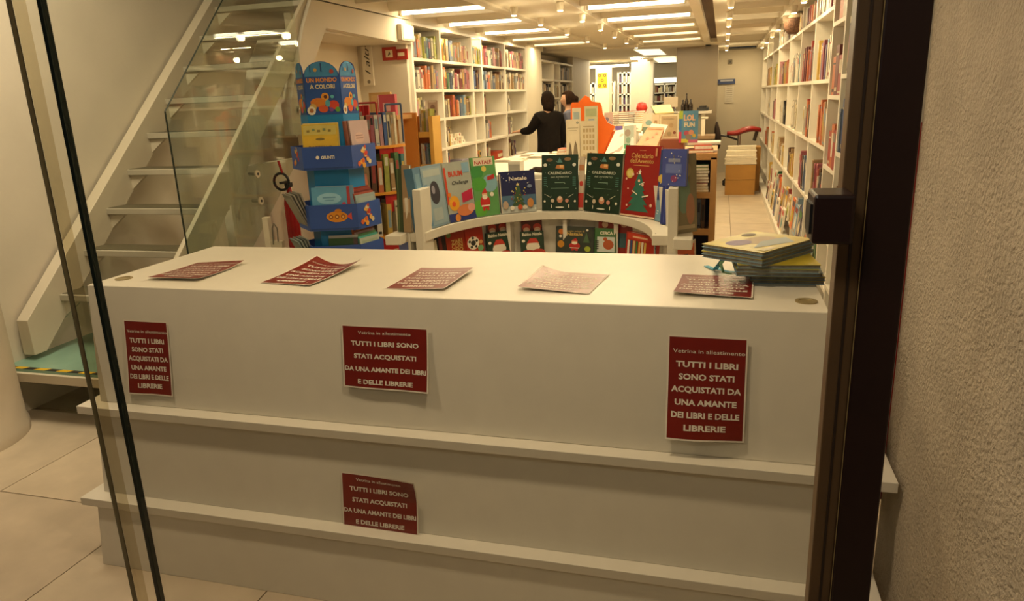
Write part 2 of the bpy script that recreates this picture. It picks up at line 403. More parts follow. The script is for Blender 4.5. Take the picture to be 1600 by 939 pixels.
for i, q in enumerate((((990, 78), (1031, 77), (1041, 85.5), (1006, 86.5)), ((1021, 92.5), (1056, 91), (1057, 97), (1029, 98)))):
    ps = [atz(*c, ZC-.005) for c in q]
    m = MB(); m.add([p for p in ps] + [p + Vector((0, 0, .02)) for p in ps], [(0, 1, 2, 3), (7, 6, 5, 4), (0, 4, 5, 1), (1, 5, 6, 2), (2, 6, 7, 3), (3, 7, 4, 0)],
              mat('light_panel_glow', (1, .9, .66), .4, emit=1.6, var=0))
    tag(m.build('ceiling_light_panel'), f'{("nearer", "farther")[i]} flat square light panel before the grey partition', 'ceiling lamp')

# ---- shop window: glass and dark frame
YG = 1.0
wn = struct(bpy.data.objects.new('window_1', None), 'frameless glass shop window'); COL.objects.link(wn)
xC, xA, xP = -1.125, -1.055, .15
p = MB().box(xA, xP, YG-.005, YG+.005, .0, 2.9, GLASS).build('pane', wn)
p = MB().box(xC, xA-.008, YG-.005, YG+.005, .0, 2.9, GLASS).build('pane', wn)
MB().box(xA-.008, xA, YG-.006, YG+.006, 0, 2.9, GLASSE).build('dark_joint', wn)
MB().box(xC-.0015, xC, YG-.005, YG+.005, 0, 2.9, mat('glass_edge_pale', (.30, .27, .19), .25)).build('pane_edge', wn)
sm = glassmat('edge_refraction_tint', (.87, .84, .76), 1.2)
MB().box(xC, xC+.026, YG+.0055, YG+.007, 0, 2.9, sm).build('refraction_strip', wn)  # tinted strip painting the brownish refraction along the glass edge
fr = struct(bpy.data.objects.new('door_1', None), 'dark brown metal frame of the shop front'); COL.objects.link(fr)
MB().box(.178, .230, YG-.012, YG+.05, 0, 2.9, DARKBR).build('frame_post', fr, bevel=.003)
MB().box(.149, .178, YG-.008, YG+.03, 0, 2.9, mat('frame_reveal_brown', (.115, .062, .024), .45, var=.25, scale=5)).build('inner_profile', fr, bevel=.002)
MB().box(.163, .1662, YG-.0095, YG-.007, 0, 2.9, mat('frame_groove', (.03, .015, .008), .5)).build('groove', fr)
MB().box(.1772, .1782, YG-.0125, YG-.0115, 0, 2.9, hm('9a8458')).build('edge_highlight', fr)  # pale strip painting the highlight on the post's front edge
b = at(1272, 304, .93); c = at(1331, 382, .93)
lkb = MB().box(b.x, c.x, .925, .995, c.z, b.z, DARKBR).build('lock_box', fr, bevel=.004)
MB().box(b.x-.003, b.x, .932, .978, c.z+.012, b.z-.012, BLACK).build('latch_plate', lkb)
# ================================================================== STEPPED DISPLAY COUNTER
ZT = 1.024
def yfront(z):                      # sloping front of the upper box
    return 1.940 + (z - .596) * (.044 / .428)
dc = thing('display_counter', 'long white stepped display counter with two ledges behind the window glass', 'counter', (-.93, 1.81, 0))
def rel(mb, name, par=dc, **k):
    o = mb.build(name, par, **k); o.matrix_parent_inverse = Matrix.Translation(par.location).inverted(); return o
X0, X1 = -2.151, .293
def sloped(x0, x1, yb, yt, z0, z1, yr):
    """tier with sloping front: front y yb at z0 -> yt at z1, back yr"""
    m = MB(); m.add([(x0, yb, z0), (x1, yb, z0), (x1, yr, z0), (x0, yr, z0), (x0, yt, z1), (x1, yt, z1), (x1, yr, z1), (x0, yr, z1)],
                    [(0, 3, 2, 1), (4, 5, 6, 7), (0, 1, 5, 4), (1, 2, 6, 5), (2, 3, 7, 6), (3, 0, 4, 7)], WHITE); return m
rel(sloped(X0, X1, 1.809, 1.838, 0.0, .232, 2.66), 'lower_tier', bevel=.002)
rel(MB().box(-2.207, .46, 1.823, 2.60, .232, .262, WHITE), 'ledge', bevel=.002)
rel(sloped(X0, X1, 1.878, 1.915, .262, .566, 2.66), 'middle_tier', bevel=.002)
rel(MB().box(-2.207, .478, 1.886, 2.60, .566, .596, WHITE), 'ledge', bevel=.002)
rel(sloped(X0, X1, 1.940, 1.984, .596, ZT-.0, 2.678), 'upper_box', bevel=.003)
for x, y in ((-2.085, 2.085), (.245, 2.085)):
    m = MB().lathe([(.030, 0), (.030, .003), (.022, .003), (.021, .0008), (.0001, .0008)], mat('grommet_brass', (.34, .27, .13), .35, metal=.3), (x, y, ZT), 24)
    rel(m, 'cable_grommet')

# ---- red notices
RED = mat('notice_red', (.195, .012, .006), .30, var=.06, scale=20)
NW = mat('notice_white', (.80, .74, .64), .6, var=.02)
TOPL = 'Vetrina in allestimento'
PORT = ['TUTTI I LIBRI', 'SONO STATI', 'ACQUISTATI DA', 'UNA AMANTE', 'DEI LIBRI E DELLE', 'LIBRERIE']
LAND = ['TUTTI I LIBRI SONO', 'STATI ACQUISTATI', 'DA UNA AMANTE DEI LIBRI', 'E DELLE LIBRERIE']
def notice(label, w, hh, M, land, curl, group):
    """curl(u,v)->offset out of the plane; M maps (u, out, v) -> world"""
    t = thing('red_notice', label, 'notice', M @ Vector((w/2, 0, 0)), group=group)
    inv = Matrix.Translation(t.location).inverted()
    def wp(e): return lambda u, v, k=0: M @ Vector((u, -(curl(u/w, v/hh) + e + .00008*k), v))
    n = 12
    m = MB(); f = wp(0)
    vs = [f(w*i/n, hh*j/n) for j in range(n+1) for i in range(n+1)]
    fs = [(j*(n+1)+i, j*(n+1)+i+1, (j+1)*(n+1)+i+1, (j+1)*(n+1)+i) for j in range(n) for i in range(n)]
    g = wp(.0004); bd = .0045
    m.add(vs, fs, NW)
    sheet = o = m.build('sheet', t); o.matrix_parent_inverse = inv
    m = MB(); vs = [g(bd + (w-2*bd)*i/n, bd + (hh-2*bd)*j/n) for j in range(n+1) for i in range(n+1)]
    m.add(vs, fs, RED); o = m.build('red_print', sheet)
    g2 = wp(.0010); m = MB()
    if land:
        ptext(m, TOPL, w*.5, hh*.865, w*.60, .0095, NW, g2, .004)
        for s, v, ww in zip(LAND, (.68, .48, .275, .075), (.78, .72, .95, .64)): ptext(m, s, w*.5, hh*v, w*ww, .0140, NW, g2, .034)
    else:
        ptext(m, TOPL, w*.52, hh*.835, w*.90, .0105, NW, g2, .004)
        for s, v, ww in zip(PORT, (.70, .58, .46, .335, .215, .095), (.78, .70, .88, .78, .86, .53)): ptext(m, s, w*.5, hh*v, w*ww, .0160, NW, g2, .034)
    o = m.build('lettering', sheet)
    return t
def frontM(px, py, tilt=0, off=.0012, roll=0, tier=1):
    """lower-left corner measured on the sloping front"""
    yy = 1.95
    for _ in range(6):
        p = at(px, py, yy); yy = yfront(p.z) if tier == 1 else 1.878 + (p.z-.262)*(.037/.304)
    p.y = yy - off
    sl = math.atan(.044/.428) if tier == 1 else math.atan(.037/.304)
    return Matrix.Translation(p) @ Matrix.Rotation(-sl, 4, 'X') @ Matrix.Rotation(roll, 4, 'Y')
cl0 = lambda u, v: .004 + .010*(1-v)**2 * abs(u-.5)*2 + .004*math.sin(u*5)*(1-v)
clm = lambda u, v: .004 + .012*(1-v)**2*(.3+u) + .003*math.sin(u*6.3)
clr = lambda u, v: .004 + .030*(1-v)**2.2*(.5+.5*math.cos(u*6.28*.5-.6)) + .004*u
cll = lambda u, v: .003 + .020*max(0, v-.55)**1.5*u**2*8*.6 + .006*u*(1-v)
notice('portrait red notice taped at the left end of the counter front', .186, .268, frontM(206, 613), False, cl0, 'red notices on the counter front')
notice('landscape red notice taped on the upper counter front, above the other landscape one', .297, .205, frontM(540, 602, off=.003), True, clm, 'red notices on the counter front')
notice('portrait red notice curling at its foot at the right end of the counter front', .215, .297, frontM(1040, 679, off=.002), False, clr, 'red notices on the counter front')
notice('shaded landscape red notice standing on the lower ledge with a curled corner', .272, .188, frontM(538, 819, off=.004, tier=2), True, cll, 'red notices on the counter front')
def flatnotice(label, A, B, D, curl):
    A = atz(*A, ZT+.001); B = atz(*B, ZT+.001); D = atz(*D, ZT+.001)
    u = (B-A); w = u.length; u.normalize(); n = Vector((0, 0, 1)); v = n.cross(u)
    hh = (D-A).dot(v)
    M = Matrix(((u.x, -n.x, v.x, A.x), (u.y, -n.y, v.y, A.y), (u.z, -n.z, v.z, A.z), (0, 0, 0, 1)))
    notice(label, w, hh, M, False, curl, 'red notices lying on the counter top')
k1 = lambda u, v: .001 + .010*(1-v)**2 + .014*v**3*u
k2 = lambda u, v: .001 + .030*(abs(u-.5)*2)**2*v**2 + .005*(1-v)**2*u
k3 = lambda u, v: .001 + .008*u**2 + .004*v**2
k4 = lambda u, v: .001 + .022*max(0, 1-u*2.2)**2*v + .010*(1-v)**3*(1-u)
k5 = lambda u, v: .001 + .012*(1-v)**3*(1-u) + .004*u**2
flatnotice('red notice lying on the counter top, leftmost of five', (228, 438), (311, 440), (279, 410), k1)
flatnotice('red notice with raised corners lying on the counter top, second from the left', (405, 442), (484, 448), (470, 409), k2)
flatnotice('flat orange red notice lying in the middle of the counter top', (601, 451), (694, 455), (652, 420), k3)
flatnotice('red notice lying on the counter top, fourth from the left', (806, 453), (920, 460), (852, 424), k4)
flatnotice('red notice lying on the counter top beside the pile of ribboned books', (1049, 462), (1176, 468), (1073, 429), k5)

# ---- pile of thin ribboned picture books at the right end
YEL = mat('cover_olive_yellow', (.46, .37, .03), .35, var=.35, scale=9)
LBL = mat('cover_back_blue', (.16, .30, .40), .4)
def thinbook(label, c, w, d, rz, z, cov, back, th=.011):
    t = thing('picture_book', label, 'book', (c[0], c[1], z), (0, 0, rz), 'ribboned picture books piled on the counter')
    MB().box(-w/2, w/2, -d/2, d/2, 0, .0015, back).box(-w/2, w/2, -d/2, d/2, th-.0015, th, cov).build('cover', t)
    MB().box(-w/2+.002, w/2-.002, -d/2+.002, d/2-.004, .0015, th-.0015, mat('thin_board_pages', (.20, .20, .165), .7, var=.3, scale=80)).build('page_block', t)
    return t
bx, by = .165, 2.34
z = ZT
stk = [(.205, 2.385, .03, YEL, 'bottom', 'yellow'), (.205, 2.385, .05, YEL, 'second', 'yellow'), (.20, 2.39, .03, hm('7c9aa8'), 'third', 'blue grey'),
       (.17, 2.335, .06, YEL, 'fourth', 'olive'), (.172, 2.33, .02, hm('8f8a3e'), 'fifth', 'olive'), (.17, 2.335, .09, YEL, 'sixth', 'olive'),
       (.126, 2.372, .94, hm('84979f'), 'seventh', 'grey'), (.122, 2.372, .97, YEL, 'eighth', 'yellow'), (.126, 2.374, .93, hm('6c8794'), 'ninth', 'blue'), (.124, 2.372, .955, YEL, 'topmost', 'yellow')]
for i, (x, y, rz, cv, o_, cn) in enumerate(stk):
    t = thinbook(f'thin {cn} picture book, {o_}{"" if o_ in ("bottom", "topmost") else " from the bottom"} of the ribboned pile on the counter', (x, y), (.215 if i < 3 else .235) if i < 6 else .285, .215, rz, z, cv, LBL, .0115 if i < 6 else .0105)
    if i == 9:
        printed(t, [('c', .02, .0, .07, hm('b9a58c'), .05), ('c', -.06, .03, .05, hm('8d7fa0'), .035), ('p', [(-.1, -.05), (.06, -.09), (.11, -.03), (.0, -.01)], hm('a7b3b5')),
                    ('c', .07, .08, .03, hm('5b4a2f'), .02), ('r', -.12, -.1, -.06, -.08, hm('d8d0b0'))], lambda u, v, k: (u, v, .0107 + .0002*k))
    z += .0118 if i < 6 else .0108
# ribbons
RB = mat('blue_ribbon_cloth', (.05, .36, .55), .6)
def ribbon(label, pts, wd, m):
    b = MB(); vs = []
    for i, p in enumerate(pts):
        p = Vector(p); t = (Vector(pts[min(i+1, len(pts)-1)]) - Vector(pts[max(i-1, 0)])).normalized()
        s = Vector((t.y, -t.x, 0)); s = s.normalized() if s.length > .3 else Vector((0, 1, 0))
        vs += [p - s*wd/2, p + s*wd/2, p + s*wd/2 + Vector((0, 0, .0012)), p - s*wd/2 + Vector((0, 0, .0012))]
    n = len(pts)
    fs = [(4*i+a, 4*i+(a+1) % 4, 4*i+4+(a+1) % 4, 4*i+4+a) for i in range(n-1) for a in range(4)] + [(3, 2, 1, 0), (4*n-4, 4*n-3, 4*n-2, 4*n-1)]
    o = b.add(vs, fs, m).build('ribbon_bookmark'); return tag(o, label, 'ribbon', 'ribbons of the book pile')
q0 = atz(1136, 388, ZT+.10); q1 = atz(1125, 408, ZT+.05); q2 = atz(1117, 421, ZT+.004); q3 = atz(1103, 416, ZT+.003)
ribbon('blue ribbon hanging from the pile and touching the counter, left tail', [(q0.x+.02, q0.y, ZT+.10), (q0.x, q0.y-.02, ZT+.094), (q1.x, q1.y-.04, ZT+.05), (q2.x, q2.y, ZT+.003), (q3.x, q3.y+.01, ZT+.002)], .017, RB)
q4 = atz(1140, 425, ZT+.003); q5 = atz(1165, 425, ZT+.003)
ribbon('blue ribbon lying flat on the counter against the book pile', [(q2.x, q2.y+.01, ZT+.005), (q4.x, q4.y, ZT+.003), (q5.x-.005, q5.y, ZT+.003)], .017, RB)
q6 = atz(1150, 405, ZT+.06)
ribbon('green ribbon tied round the middle bundle of the book pile', [(.03, 2.29, ZT+.082), (.012, 2.27, ZT+.06), (.022, 2.262, ZT+.035), (.045, 2.25, ZT+.034)], .012, mat('green_ribbon_cloth', (.10, .22, .10), .6))

# ================================================================== STAIRCASE
ST = mat('stair_steel_paint', (.58, .52, .40), .5, var=.04, scale=4)
TRD = mat('stair_tread_grey', (.42, .385, .30), .45, var=.08, scale=5)
stair = thing('staircase', 'open cream metal staircase with glass balustrade rising along the left wall', 'staircase', (-3.25, 3.0, 0))
def rs(mb, name, par=stair, **k):
    o = mb.build(name, par, **k)
    if par == stair: o.matrix_parent_inverse = Matrix.Translation(stair.location).inverted()
    return o
XR = -2.86
treads = []
y, z = 3.17, .50
for i in range(10):
    yy = 3.18 + i*.222; zz = .618 + i*.2155
    treads.append((yy, zz))
for yy, zz in treads:
    rs(MB().box(-3.70, XR-.03, yy-.02, yy+.17, zz-.036, zz, TRD), 'tread', bevel=.003)
    rs(MB().box(-3.68, XR-.05, yy+.0, yy+.16, zz, zz+.003, hm('5c5643')), 'anti_slip_sheet')
    rs(MB().add([(-3.70, yy+.0, zz-.038), (-3.52, yy+.0, zz-.038), (-3.70, yy+.0, zz-.17), (-3.70, yy+.02, zz-.038), (-3.52, yy+.02, zz-.038), (-3.70, yy+.02, zz-.17)], [(0, 1, 2), (5, 4, 3), (0, 3, 4, 1), (1, 4, 5, 2), (2, 5, 3, 0)], ST), 'bracket')
def stringer(x0, x1, name, yb=6.0, zb=3.27):
    # sloping plate
    ya, za = 2.93, .33
    s = (zb-za)/(yb-ya); m = MB(); wv = .15
    pts = [(ya, .33-.0), (ya+.08, .33-.0), (yb, zb-.10), (yb, zb+.13), (ya, za+.20)]
    vs = [(x0, a, b) for a, b in pts] + [(x1, a, b) for a, b in pts]; n = len(pts)
    m.add(vs, [tuple(range(n)), tuple(range(2*n-1, n-1, -1))] + [((i+1) % n, i, i+n, (i+1) % n+n) for i in range(n)], ST)
    return rs(m, name, bevel=.003)
stringer(-3.718, -3.64, 'stringer')
stringer(XR-.03, XR, 'stringer', 4.92, .33 + (4.92-2.93)*(3.27-.33)/(6.0-2.93))
# glass balustrade outside the right stringer
xg = XR + .035
yA, zA = 3.29, 1.61
def bal(ys, name='glass_panel'):
    y0, y1 = ys; s = (2.22-1.61)/(3.90-3.29); lo = lambda y: .32 + (y-3.29)*.78; hi = lambda y: min(4.2, 1.61 + (y-3.29)*s)
    m = MB(); pts = [(y0, lo(y0)), (y1, lo(y1)), (y1, hi(y1)), (y0, hi(y0))]
    vs = [(xg, a, b) for a, b in pts] + [(xg+.012, a, b) for a, b in pts]
    m.add(vs, [(0, 1, 2, 3), (7, 6, 5, 4), (0, 4, 5, 1), (1, 5, 6, 2)], GLASSB)
    m.add(vs, [(2, 6, 7, 3), (3, 7, 4, 0)], GLASSE)
    return rs(m, name)
gp1 = bal((3.29, 4.66))
for yy, zz in ((4.0, 1.21), (4.0, 1.04), (4.595, 1.77), (4.6, 1.59), (3.40, .62)):
    rs(MB().tube((XR-.01, yy, zz), (xg+.012, yy, zz), .010, STEEL, n=12).tube((xg+.012, yy, zz), (xg+.022, yy, zz), .024, hm('d8ccb0', .35), n=20).tube((xg+.022, yy, zz), (xg+.0225, yy, zz), .009, BLACK, n=10), 'standoff_bolt', gp1)
# landing platform
lp = thing('landing_platform', 'low stair landing with green glass top and black and yellow striped edge', 'platform', (-3.3, 2.9, 0))
def rl(mb, name, **k):
    o = mb.build(name, lp, **k); o.matrix_parent_inverse = Matrix.Translation(lp.location).inverted(); return o
GT = mat('green_glass_tread', (.20, .34, .26), .25, var=.15, scale=3)
fy = 2.80
rl(MB().box(-3.74, -2.80, fy, 3.56, .285, .30, GT), 'glass_top')
rl(MB().box(-3.74, -2.80, fy-.02, fy+.005, .235, .285, ST), 'front_rail', bevel=.002)
rl(MB().box(-2.82, -2.78, fy-.02, 3.56, .235, .285, ST), 'side_rail', bevel=.002)
rl(MB().box(-2.93, -2.87, fy-.01, fy+.05, 0, .235, ST), 'leg'); rl(MB().box(-3.72, -3.66, fy+.6, fy+.66, 0, .235, ST), 'leg')
bk = hm('1c1812'); yl = hm('d0a820')
x = -3.74; i = 0
while x < -2.82:
    wd = .075
    m = MB(); m.add([(x, fy+.002, .3005), (x+wd, fy+.002, .3005), (x+wd+.02, fy+.03, .3005), (x+.02, fy+.03, .3005), (x, fy+.002, .302), (x+wd, fy+.002, .302), (x+wd+.02, fy+.03, .302), (x+.02, fy+.03, .302)],
        [(0, 3, 2, 1), (4, 5, 6, 7), (0, 1, 5, 4), (1, 2, 6, 5), (2, 3, 7, 6), (3, 0, 4, 7)], (bk, yl)[i % 2])
    rl(m, 'warning_tape_stripe'); x += wd; i += 1
rl(MB().box(-3.74, -2.84, 3.52, 3.545, .3005, .302, mat('black_yellow_tape', (.25, .18, .04), .5, var=.9, scale=25)), 'warning_tape_strip')
# dark panel painting in the shade below the landing and first flight
MBk = MB().box(-3.74, -3.0, 3.60, 3.66, 0, .285, mat('landing_shade', (.13, .10, .055), .7))
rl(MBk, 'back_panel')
# light switch plate on the wall above the pier
p = at(8, 118, 1.97)
sp_ = MB().box(-3.46, -3.40, 1.90, 1.93, 1.70, 1.87, mat('switch_plate_white', (.72, .70, .66), .3))
tag(sp_.build('notice_plate', bevel=.003), 'small shiny white plate fixed to the pillar at the left edge', 'plate')

# ---- sloping white fascia (casing of the upper flight) with niche opening, plane of the wall bookcase
FX0, FX1 = -2.90, -2.83
fa = MB()
pts = [(4.62, 1.50), (4.80, 1.92), (5.06, 2.17-.0), (6.66, 2.13), (6.66, 2.33), (4.95, 2.33), (4.66, 1.94), (4.50, 1.55)]
pts = [(4.50, 1.42), (4.64, 1.42), (4.86, 1.90), (5.10, 2.16), (6.66, 2.13), (6.66, 2.34), (4.93, 2.34), (4.78, 2.14), (4.50, 1.62)]
n = len(pts)
vs = [(FX0, a, b) for a, b in pts] + [(FX1, a, b) for a, b in pts]
fa.add(vs, [tuple(range(n)), tuple(range(2*n-1, n-1, -1))] + [((i+1) % n, i, i+n, (i+1) % n+n) for i in range(n)], WALLW)
struct(fa.build('trim_2', bevel=.002), 'cream sloping fascia over the niche under the stairs')
# slanted lining of the opening
m = MB(); a = [(4.66, 1.40), (4.86, 1.88), (5.08, 2.13)]
for (y0, z0), (y1, z1) in zip(a, a[1:]):
    m.add([(-3.36, y0, z0), (FX0, y0, z0), (FX0, y1, z1), (-3.36, y1, z1), (-3.36, y0-.03, z0+.02), (FX0, y0-.03, z0+.02), (FX0, y1-.03, z1+.02), (-3.36, y1-.03, z1+.02)],
          [(0, 1, 2, 3), (7, 6, 5, 4), (0, 4, 5, 1), (3, 2, 6, 7), (1, 5, 6, 2), (0, 3, 7, 4)], WALLW)
m.box(-3.36, FX0, 5.06, 6.66, 2.14, 2.17, WALLW)
struct(m.build('trim_3'), 'cream lining board of the niche opening')
wall('wall_under_stairs', 'cream wall panel closing the space below the stairs', -3.02, -2.96, 3.9, 4.9, 0, 1.25)
wall('wall_niche_side', 'cream side wall of the niche', -3.42, -2.86, 6.60, 6.655, 0, 2.34)
# emergency lamp on the fascia
t = thing('emergency_lamp', 'small square white emergency lamp on the fascia beside the left bookcase', 'lamp', (FX1, 6.5, 2.2))
def rt(mb, name, t=t, **k):
    o = mb.build(name, t, **k); o.matrix_parent_inverse = Matrix.Translation(t.location).inverted(); return o
rt(MB().box(FX1, FX1+.05, 6.36, 6.64, 2.15, 2.29, mat('lamp_case_cream', (.62, .57, .46), .4)), 'case', bevel=.008)
rt(MB().box(FX1+.05, FX1+.055, 6.38, 6.62, 2.165, 2.275, mat('lamp_diffuser', (.72, .66, .5), .2)), 'diffuser')
rt(MB().tube((FX1+.055, 6.47, 2.21), (FX1+.058, 6.47, 2.21), .018, SPOT, n=12), 'bulb')
# sign banner with script lettering
sb = thing('hanging_sign', 'tall narrow white banner with dark script lettering in the niche', 'sign', (-3.30, 6.7, 1.5))
A_ = at(571, 134, 6.58); B_ = at(589, 60, 6.58); bw = .105; bx0 = A_.x - .012
m = MB().box(bx0, bx0 + bw, 6.578, 6.598, A_.z, 2.135, mat('banner_white', (.74, .68, .56), .6)); o = rt(m, 'board', sb)
m = MB(); ptext(m, 'I altri', 0, 0, .30, .052, hm('3a342c'), lambda x, y: Vector((bx0 + .078 - y, 6.5765, A_.z + .25 + x)), .0, .35)
m.tube((bx0+.055, 6.5775, A_.z+.035), (bx0+.055, 6.577, A_.z+.035), .017, hm('8a8272'), n=14)
rt(m, 'lettering', sb)
RS = hm('a3281c', .4); 
sg = thing('framed_sign', 'red framed square sign with white centre on the niche wall', 'sign', (-3.35, 6.75, 2.0))
# the two red signs hang on the side wall of the niche facing the shop front
def nsign(t, x0, x1, z0, z1, inner, Y=6.598):
    m = MB().box(x0, x1, Y-.012, Y, z0, z1, hm('a8301f', .4)); rt(m, 'plate', t, bevel=.002)
    (u0, u1, v0, v1) = inner
    m = MB().box(x0+u0*(x1-x0), x0+u1*(x1-x0), Y-.0135, Y-.012, z0+v0*(z1-z0), z0+v1*(z1-z0), hm('e0cfae')); rt(m, 'white_field', t)
    return t
a = at(599, 95, 6.6); b = at(619, 73, 6.6)
nsign(sg, a.x, b.x, a.z, b.z, (.25, .75, .22, .78))
cx = (a.x+b.x)/2; cz = (a.z+b.z)/2
m = MB().prism([(cx-.016, cz-.02), (cx+.016, cz-.005), (cx+.002, cz+.022)], .001, hm('5a4a30'), Matrix.Translation((0, 6.5835, 0))); rt(m, 'arrow', sg)
a = at(621, 94, 6.6); b = at(637, 76, 6.6)
sg2 = thing('alarm_sign', 'small red alarm sign with pale label beside the left bookcase', 'sign', (a.x, 6.65, a.z))
nsign(sg2, a.x, b.x, a.z, b.z, (.12, .72, .35, .68))
# ================================================================== LEFT WALL BOOKCASE
XB = -2.83
cols_y = [6.68, 7.43, 8.44, 8.80, 9.82, 10.93]
levs = [2.02, 1.73, 1.44, 1.13, .83, .53, .23, .08]
bc = thing('wall_bookcase', 'tall white wall bookcase with open bays along the left wall', 'bookcase', (XB, 6.68, 0))
def rb(mb, name, t=bc, **k):
    o = mb.build(name, t, **k); o.matrix_parent_inverse = Matrix.Translation(t.location).inverted(); return o
for y in cols_y: rb(MB().box(XB-.30, XB, y-.02, y+.022, 0, 2.31, SHELFW), 'upright', bevel=.002)
for (y0, y1) in zip(cols_y, cols_y[1:]):
    for z in levs: rb(MB().box(XB-.30, XB-.002, y0+.022, y1-.02, z-.028, z, SHELFW), 'shelf')
rb(MB().box(XB-.30, XB, 6.66, 10.952, 2.31, 2.335, SHELFW), 'top_board')
rb(MB().box(XB-.318, XB-.30, 6.66, 10.952, 0, 2.31, mat('bookcase_back_cream', (.70, .64, .50), .6)), 'back_panel')
for (y0, y1), zs in (((7.43, 8.44), (1.23, 1.30)), ((8.80, 9.82), (1.53, 1.62)), ((9.82, 10.93), (1.53, 1.60))):
    for z in zs: rb(MB().box(XB-.30, XB-.296, y0+.2, y1-.05, z, z+.008, hm('8f8260')), 'back_slot')
bayn = ['first bay', 'second bay', 'third bay', 'fourth bay', 'fifth bay']
rown = ['top shelf', 'second shelf', 'third shelf', 'fourth shelf', 'fifth shelf']
R = random.Random(11)
DK = ['brown', 'dark red', 'black', 'navy', 'tan', 'grey', 'cream', 'white', 'slate blue', 'teal', 'rose', 'purple', 'orange', 'yellow', 'tan', 'grey', 'cream', 'brown']
PALE = ['cream', 'white', 'pink', 'tan', 'grey', 'rose', 'brown', 'dark red', 'white', 'cream']
spec = {
 (0, 0): ['slate blue', 'grey', 'slate blue', 'orange', 'yellow', 'cream', 'lime', 'teal', 'navy', 'slate blue', 'cream', 'lime', 'lime'],
 (0, 1): ['yellow', 'orange', 'yellow', 'tan', 'grey', 'slate blue', 'slate blue', 'cream', 'grey', 'brown', 'tan', 'tan', 'orange', 'cream', 'rose', 'cream', 'white'],
 (0, 2): ['teal', 'teal', 'white', 'yellow', 'yellow', 'lime'],
 (0, 3): ['tan', 'brown', 'tan', 'rose', 'dark red', 'cream', 'white', 'black', 'grey', 'pink', 'rose', 'brown', 'brown', 'tan', 'dark red', 'brown'],
 (0, 4): ['tan', 'cream', 'white', 'cream', 'brown', 'white', 'rose', 'tan', 'pink', 'tan', 'cream', 'tan', 'rose', 'dark red', 'brown'],
 (1, 0): ['brown', 'grey', 'white', 'grey', 'white', 'orange', 'orange', 'orange', 'slate blue', 'tan', 'grey', 'purple', 'pink'],
 (1, 1): ['brown', 'orange', 'brown', 'green', 'white', 'slate blue', 'white', 'cream', 'rose', 'white', 'dark red', 'dark red', 'tan', 'pink', 'rose', 'purple', 'pink'],
 (1, 2): ['blue', 'blue', 'blue', 'navy', 'brown', 'brown'],
 (1, 3): ['teal', 'light blue', 'slate blue', 'pink', 'orange', 'white', 'grey', 'slate blue', 'brown', 'tan', 'tan', 'brown', 'cream', 'brown'],
 (1, 4): ['tan', 'cream', 'grey', 'tan', 'white', 'tan', 'cream', 'grey', 'white', 'pink', 'tan', 'cream', 'pink', 'tan'],
 (2, 0): ['cream', 'pink', 'cream', 'lime', 'cream', 'grey', 'pink'],
 (2, 1): ['yellow', 'grey', 'brown', 'cream', 'dark red', 'orange', 'brown', 'orange', 'white', 'slate blue', 'slate blue', 'light blue', 'tan', 'tan', 'brown', 'lime'],
 (2, 2): ['tan', 'yellow'],
 (2, 3): ['cream', 'yellow', 'tan', 'brown'],
 (2, 4): ['grey', 'pink', 'grey', 'white', 'white'],
 (3, 0): [], (3, 1): ['tan', 'cream', 'brown', 'yellow'], (3, 2): [],
 (3, 3): ['grey', 'white', 'grey', 'white', 'light blue', 'grey', 'pink', 'orange', 'orange'],
 (3, 4): ['pink', 'white', 'tan', 'grey', 'rose', 'grey', 'white', 'slate blue', 'cream'],
 (4, 1): ['grey', 'tan', 'slate blue'], (4, 2): ['yellow', 'yellow', 'orange', 'yellow'],
 (4, 3): ['red', 'tan', 'brown', 'black', 'white'],
 (4, 4): ['tan', 'grey', 'brown', 'cream', 'dark red', 'brown', 'grey', 'tan', 'brown', 'purple'],
}
for (r, c), lst in spec.items():
    y = cols_y[c] + .024; end = cols_y[c+1] - .022
    full = len(lst) > 10 or (c == 2 and len(lst) > 4)
    av = (end - y) / max(1, len(lst)) if full else .042
    for i, cn in enumerate(lst):
        t = (av * R.uniform(.78, .98) if full else R.uniform(.03, .05))
        if y + t > end: break
        hh = R.uniform(.165, .235); 
        big = 'tall ' if hh > .215 else ('low ' if hh < .18 else '')
        lab = f'{big}{cn} book, {ORD[i]} from left, {rown[r]} of {bayn[c]}, left bookcase'
        if c >= 3: stuff_book('left', cn, (XB - R.uniform(.015, .04), y, levs[r]), t, hh, .17, PI/2)
        else: shelf_book(lab, cn, (XB - R.uniform(.015, .04), y, levs[r]), t, hh, .17, PI/2, 'books in the left wall bookcase')
        y += (av if full else t + .002)
# small white boxes / parcels heaped on the fourth shelf of the second bay
k = 0
for j in range(3):
    for i in range(6 - j):
        y = 7.55 + i*.125 + j*.06; z = levs[3] + j*.042
        m = MB().box(-.06, .06, -.055, .055, 0, .040, hm(('e8e0cc', 'd8cdb4', 'efe8d8')[(i+j) % 3]))
        m.box(-.061, .061, -.02, .02, .008, .032, hm(('c9b79a', '8a7f72', 'b0553a')[(i*2+j) % 3]))
        o = m.build('small_box'); o.location = (XB-.12 + R.uniform(-.02, .02), y, z); o.rotation_euler = (0, 0, R.uniform(-.04, .04))
        tag(o, f'small white box, {ORD[i]} from left in {("bottom", "middle", "top")[j]} layer of the heap in the left bookcase', 'box', 'small boxes heaped in the left bookcase')
o = MB().box(-.05, .05, -.05, .05, 0, .06, hm('d8552a')).box(-.051, .051, -.03, .03, .02, .045, hm('e9d9b4')).build('small_box'); o.location = (XB-.09, 7.485, levs[3]); tag(o, 'small orange box at the left end of the heap in the left bookcase', 'box')
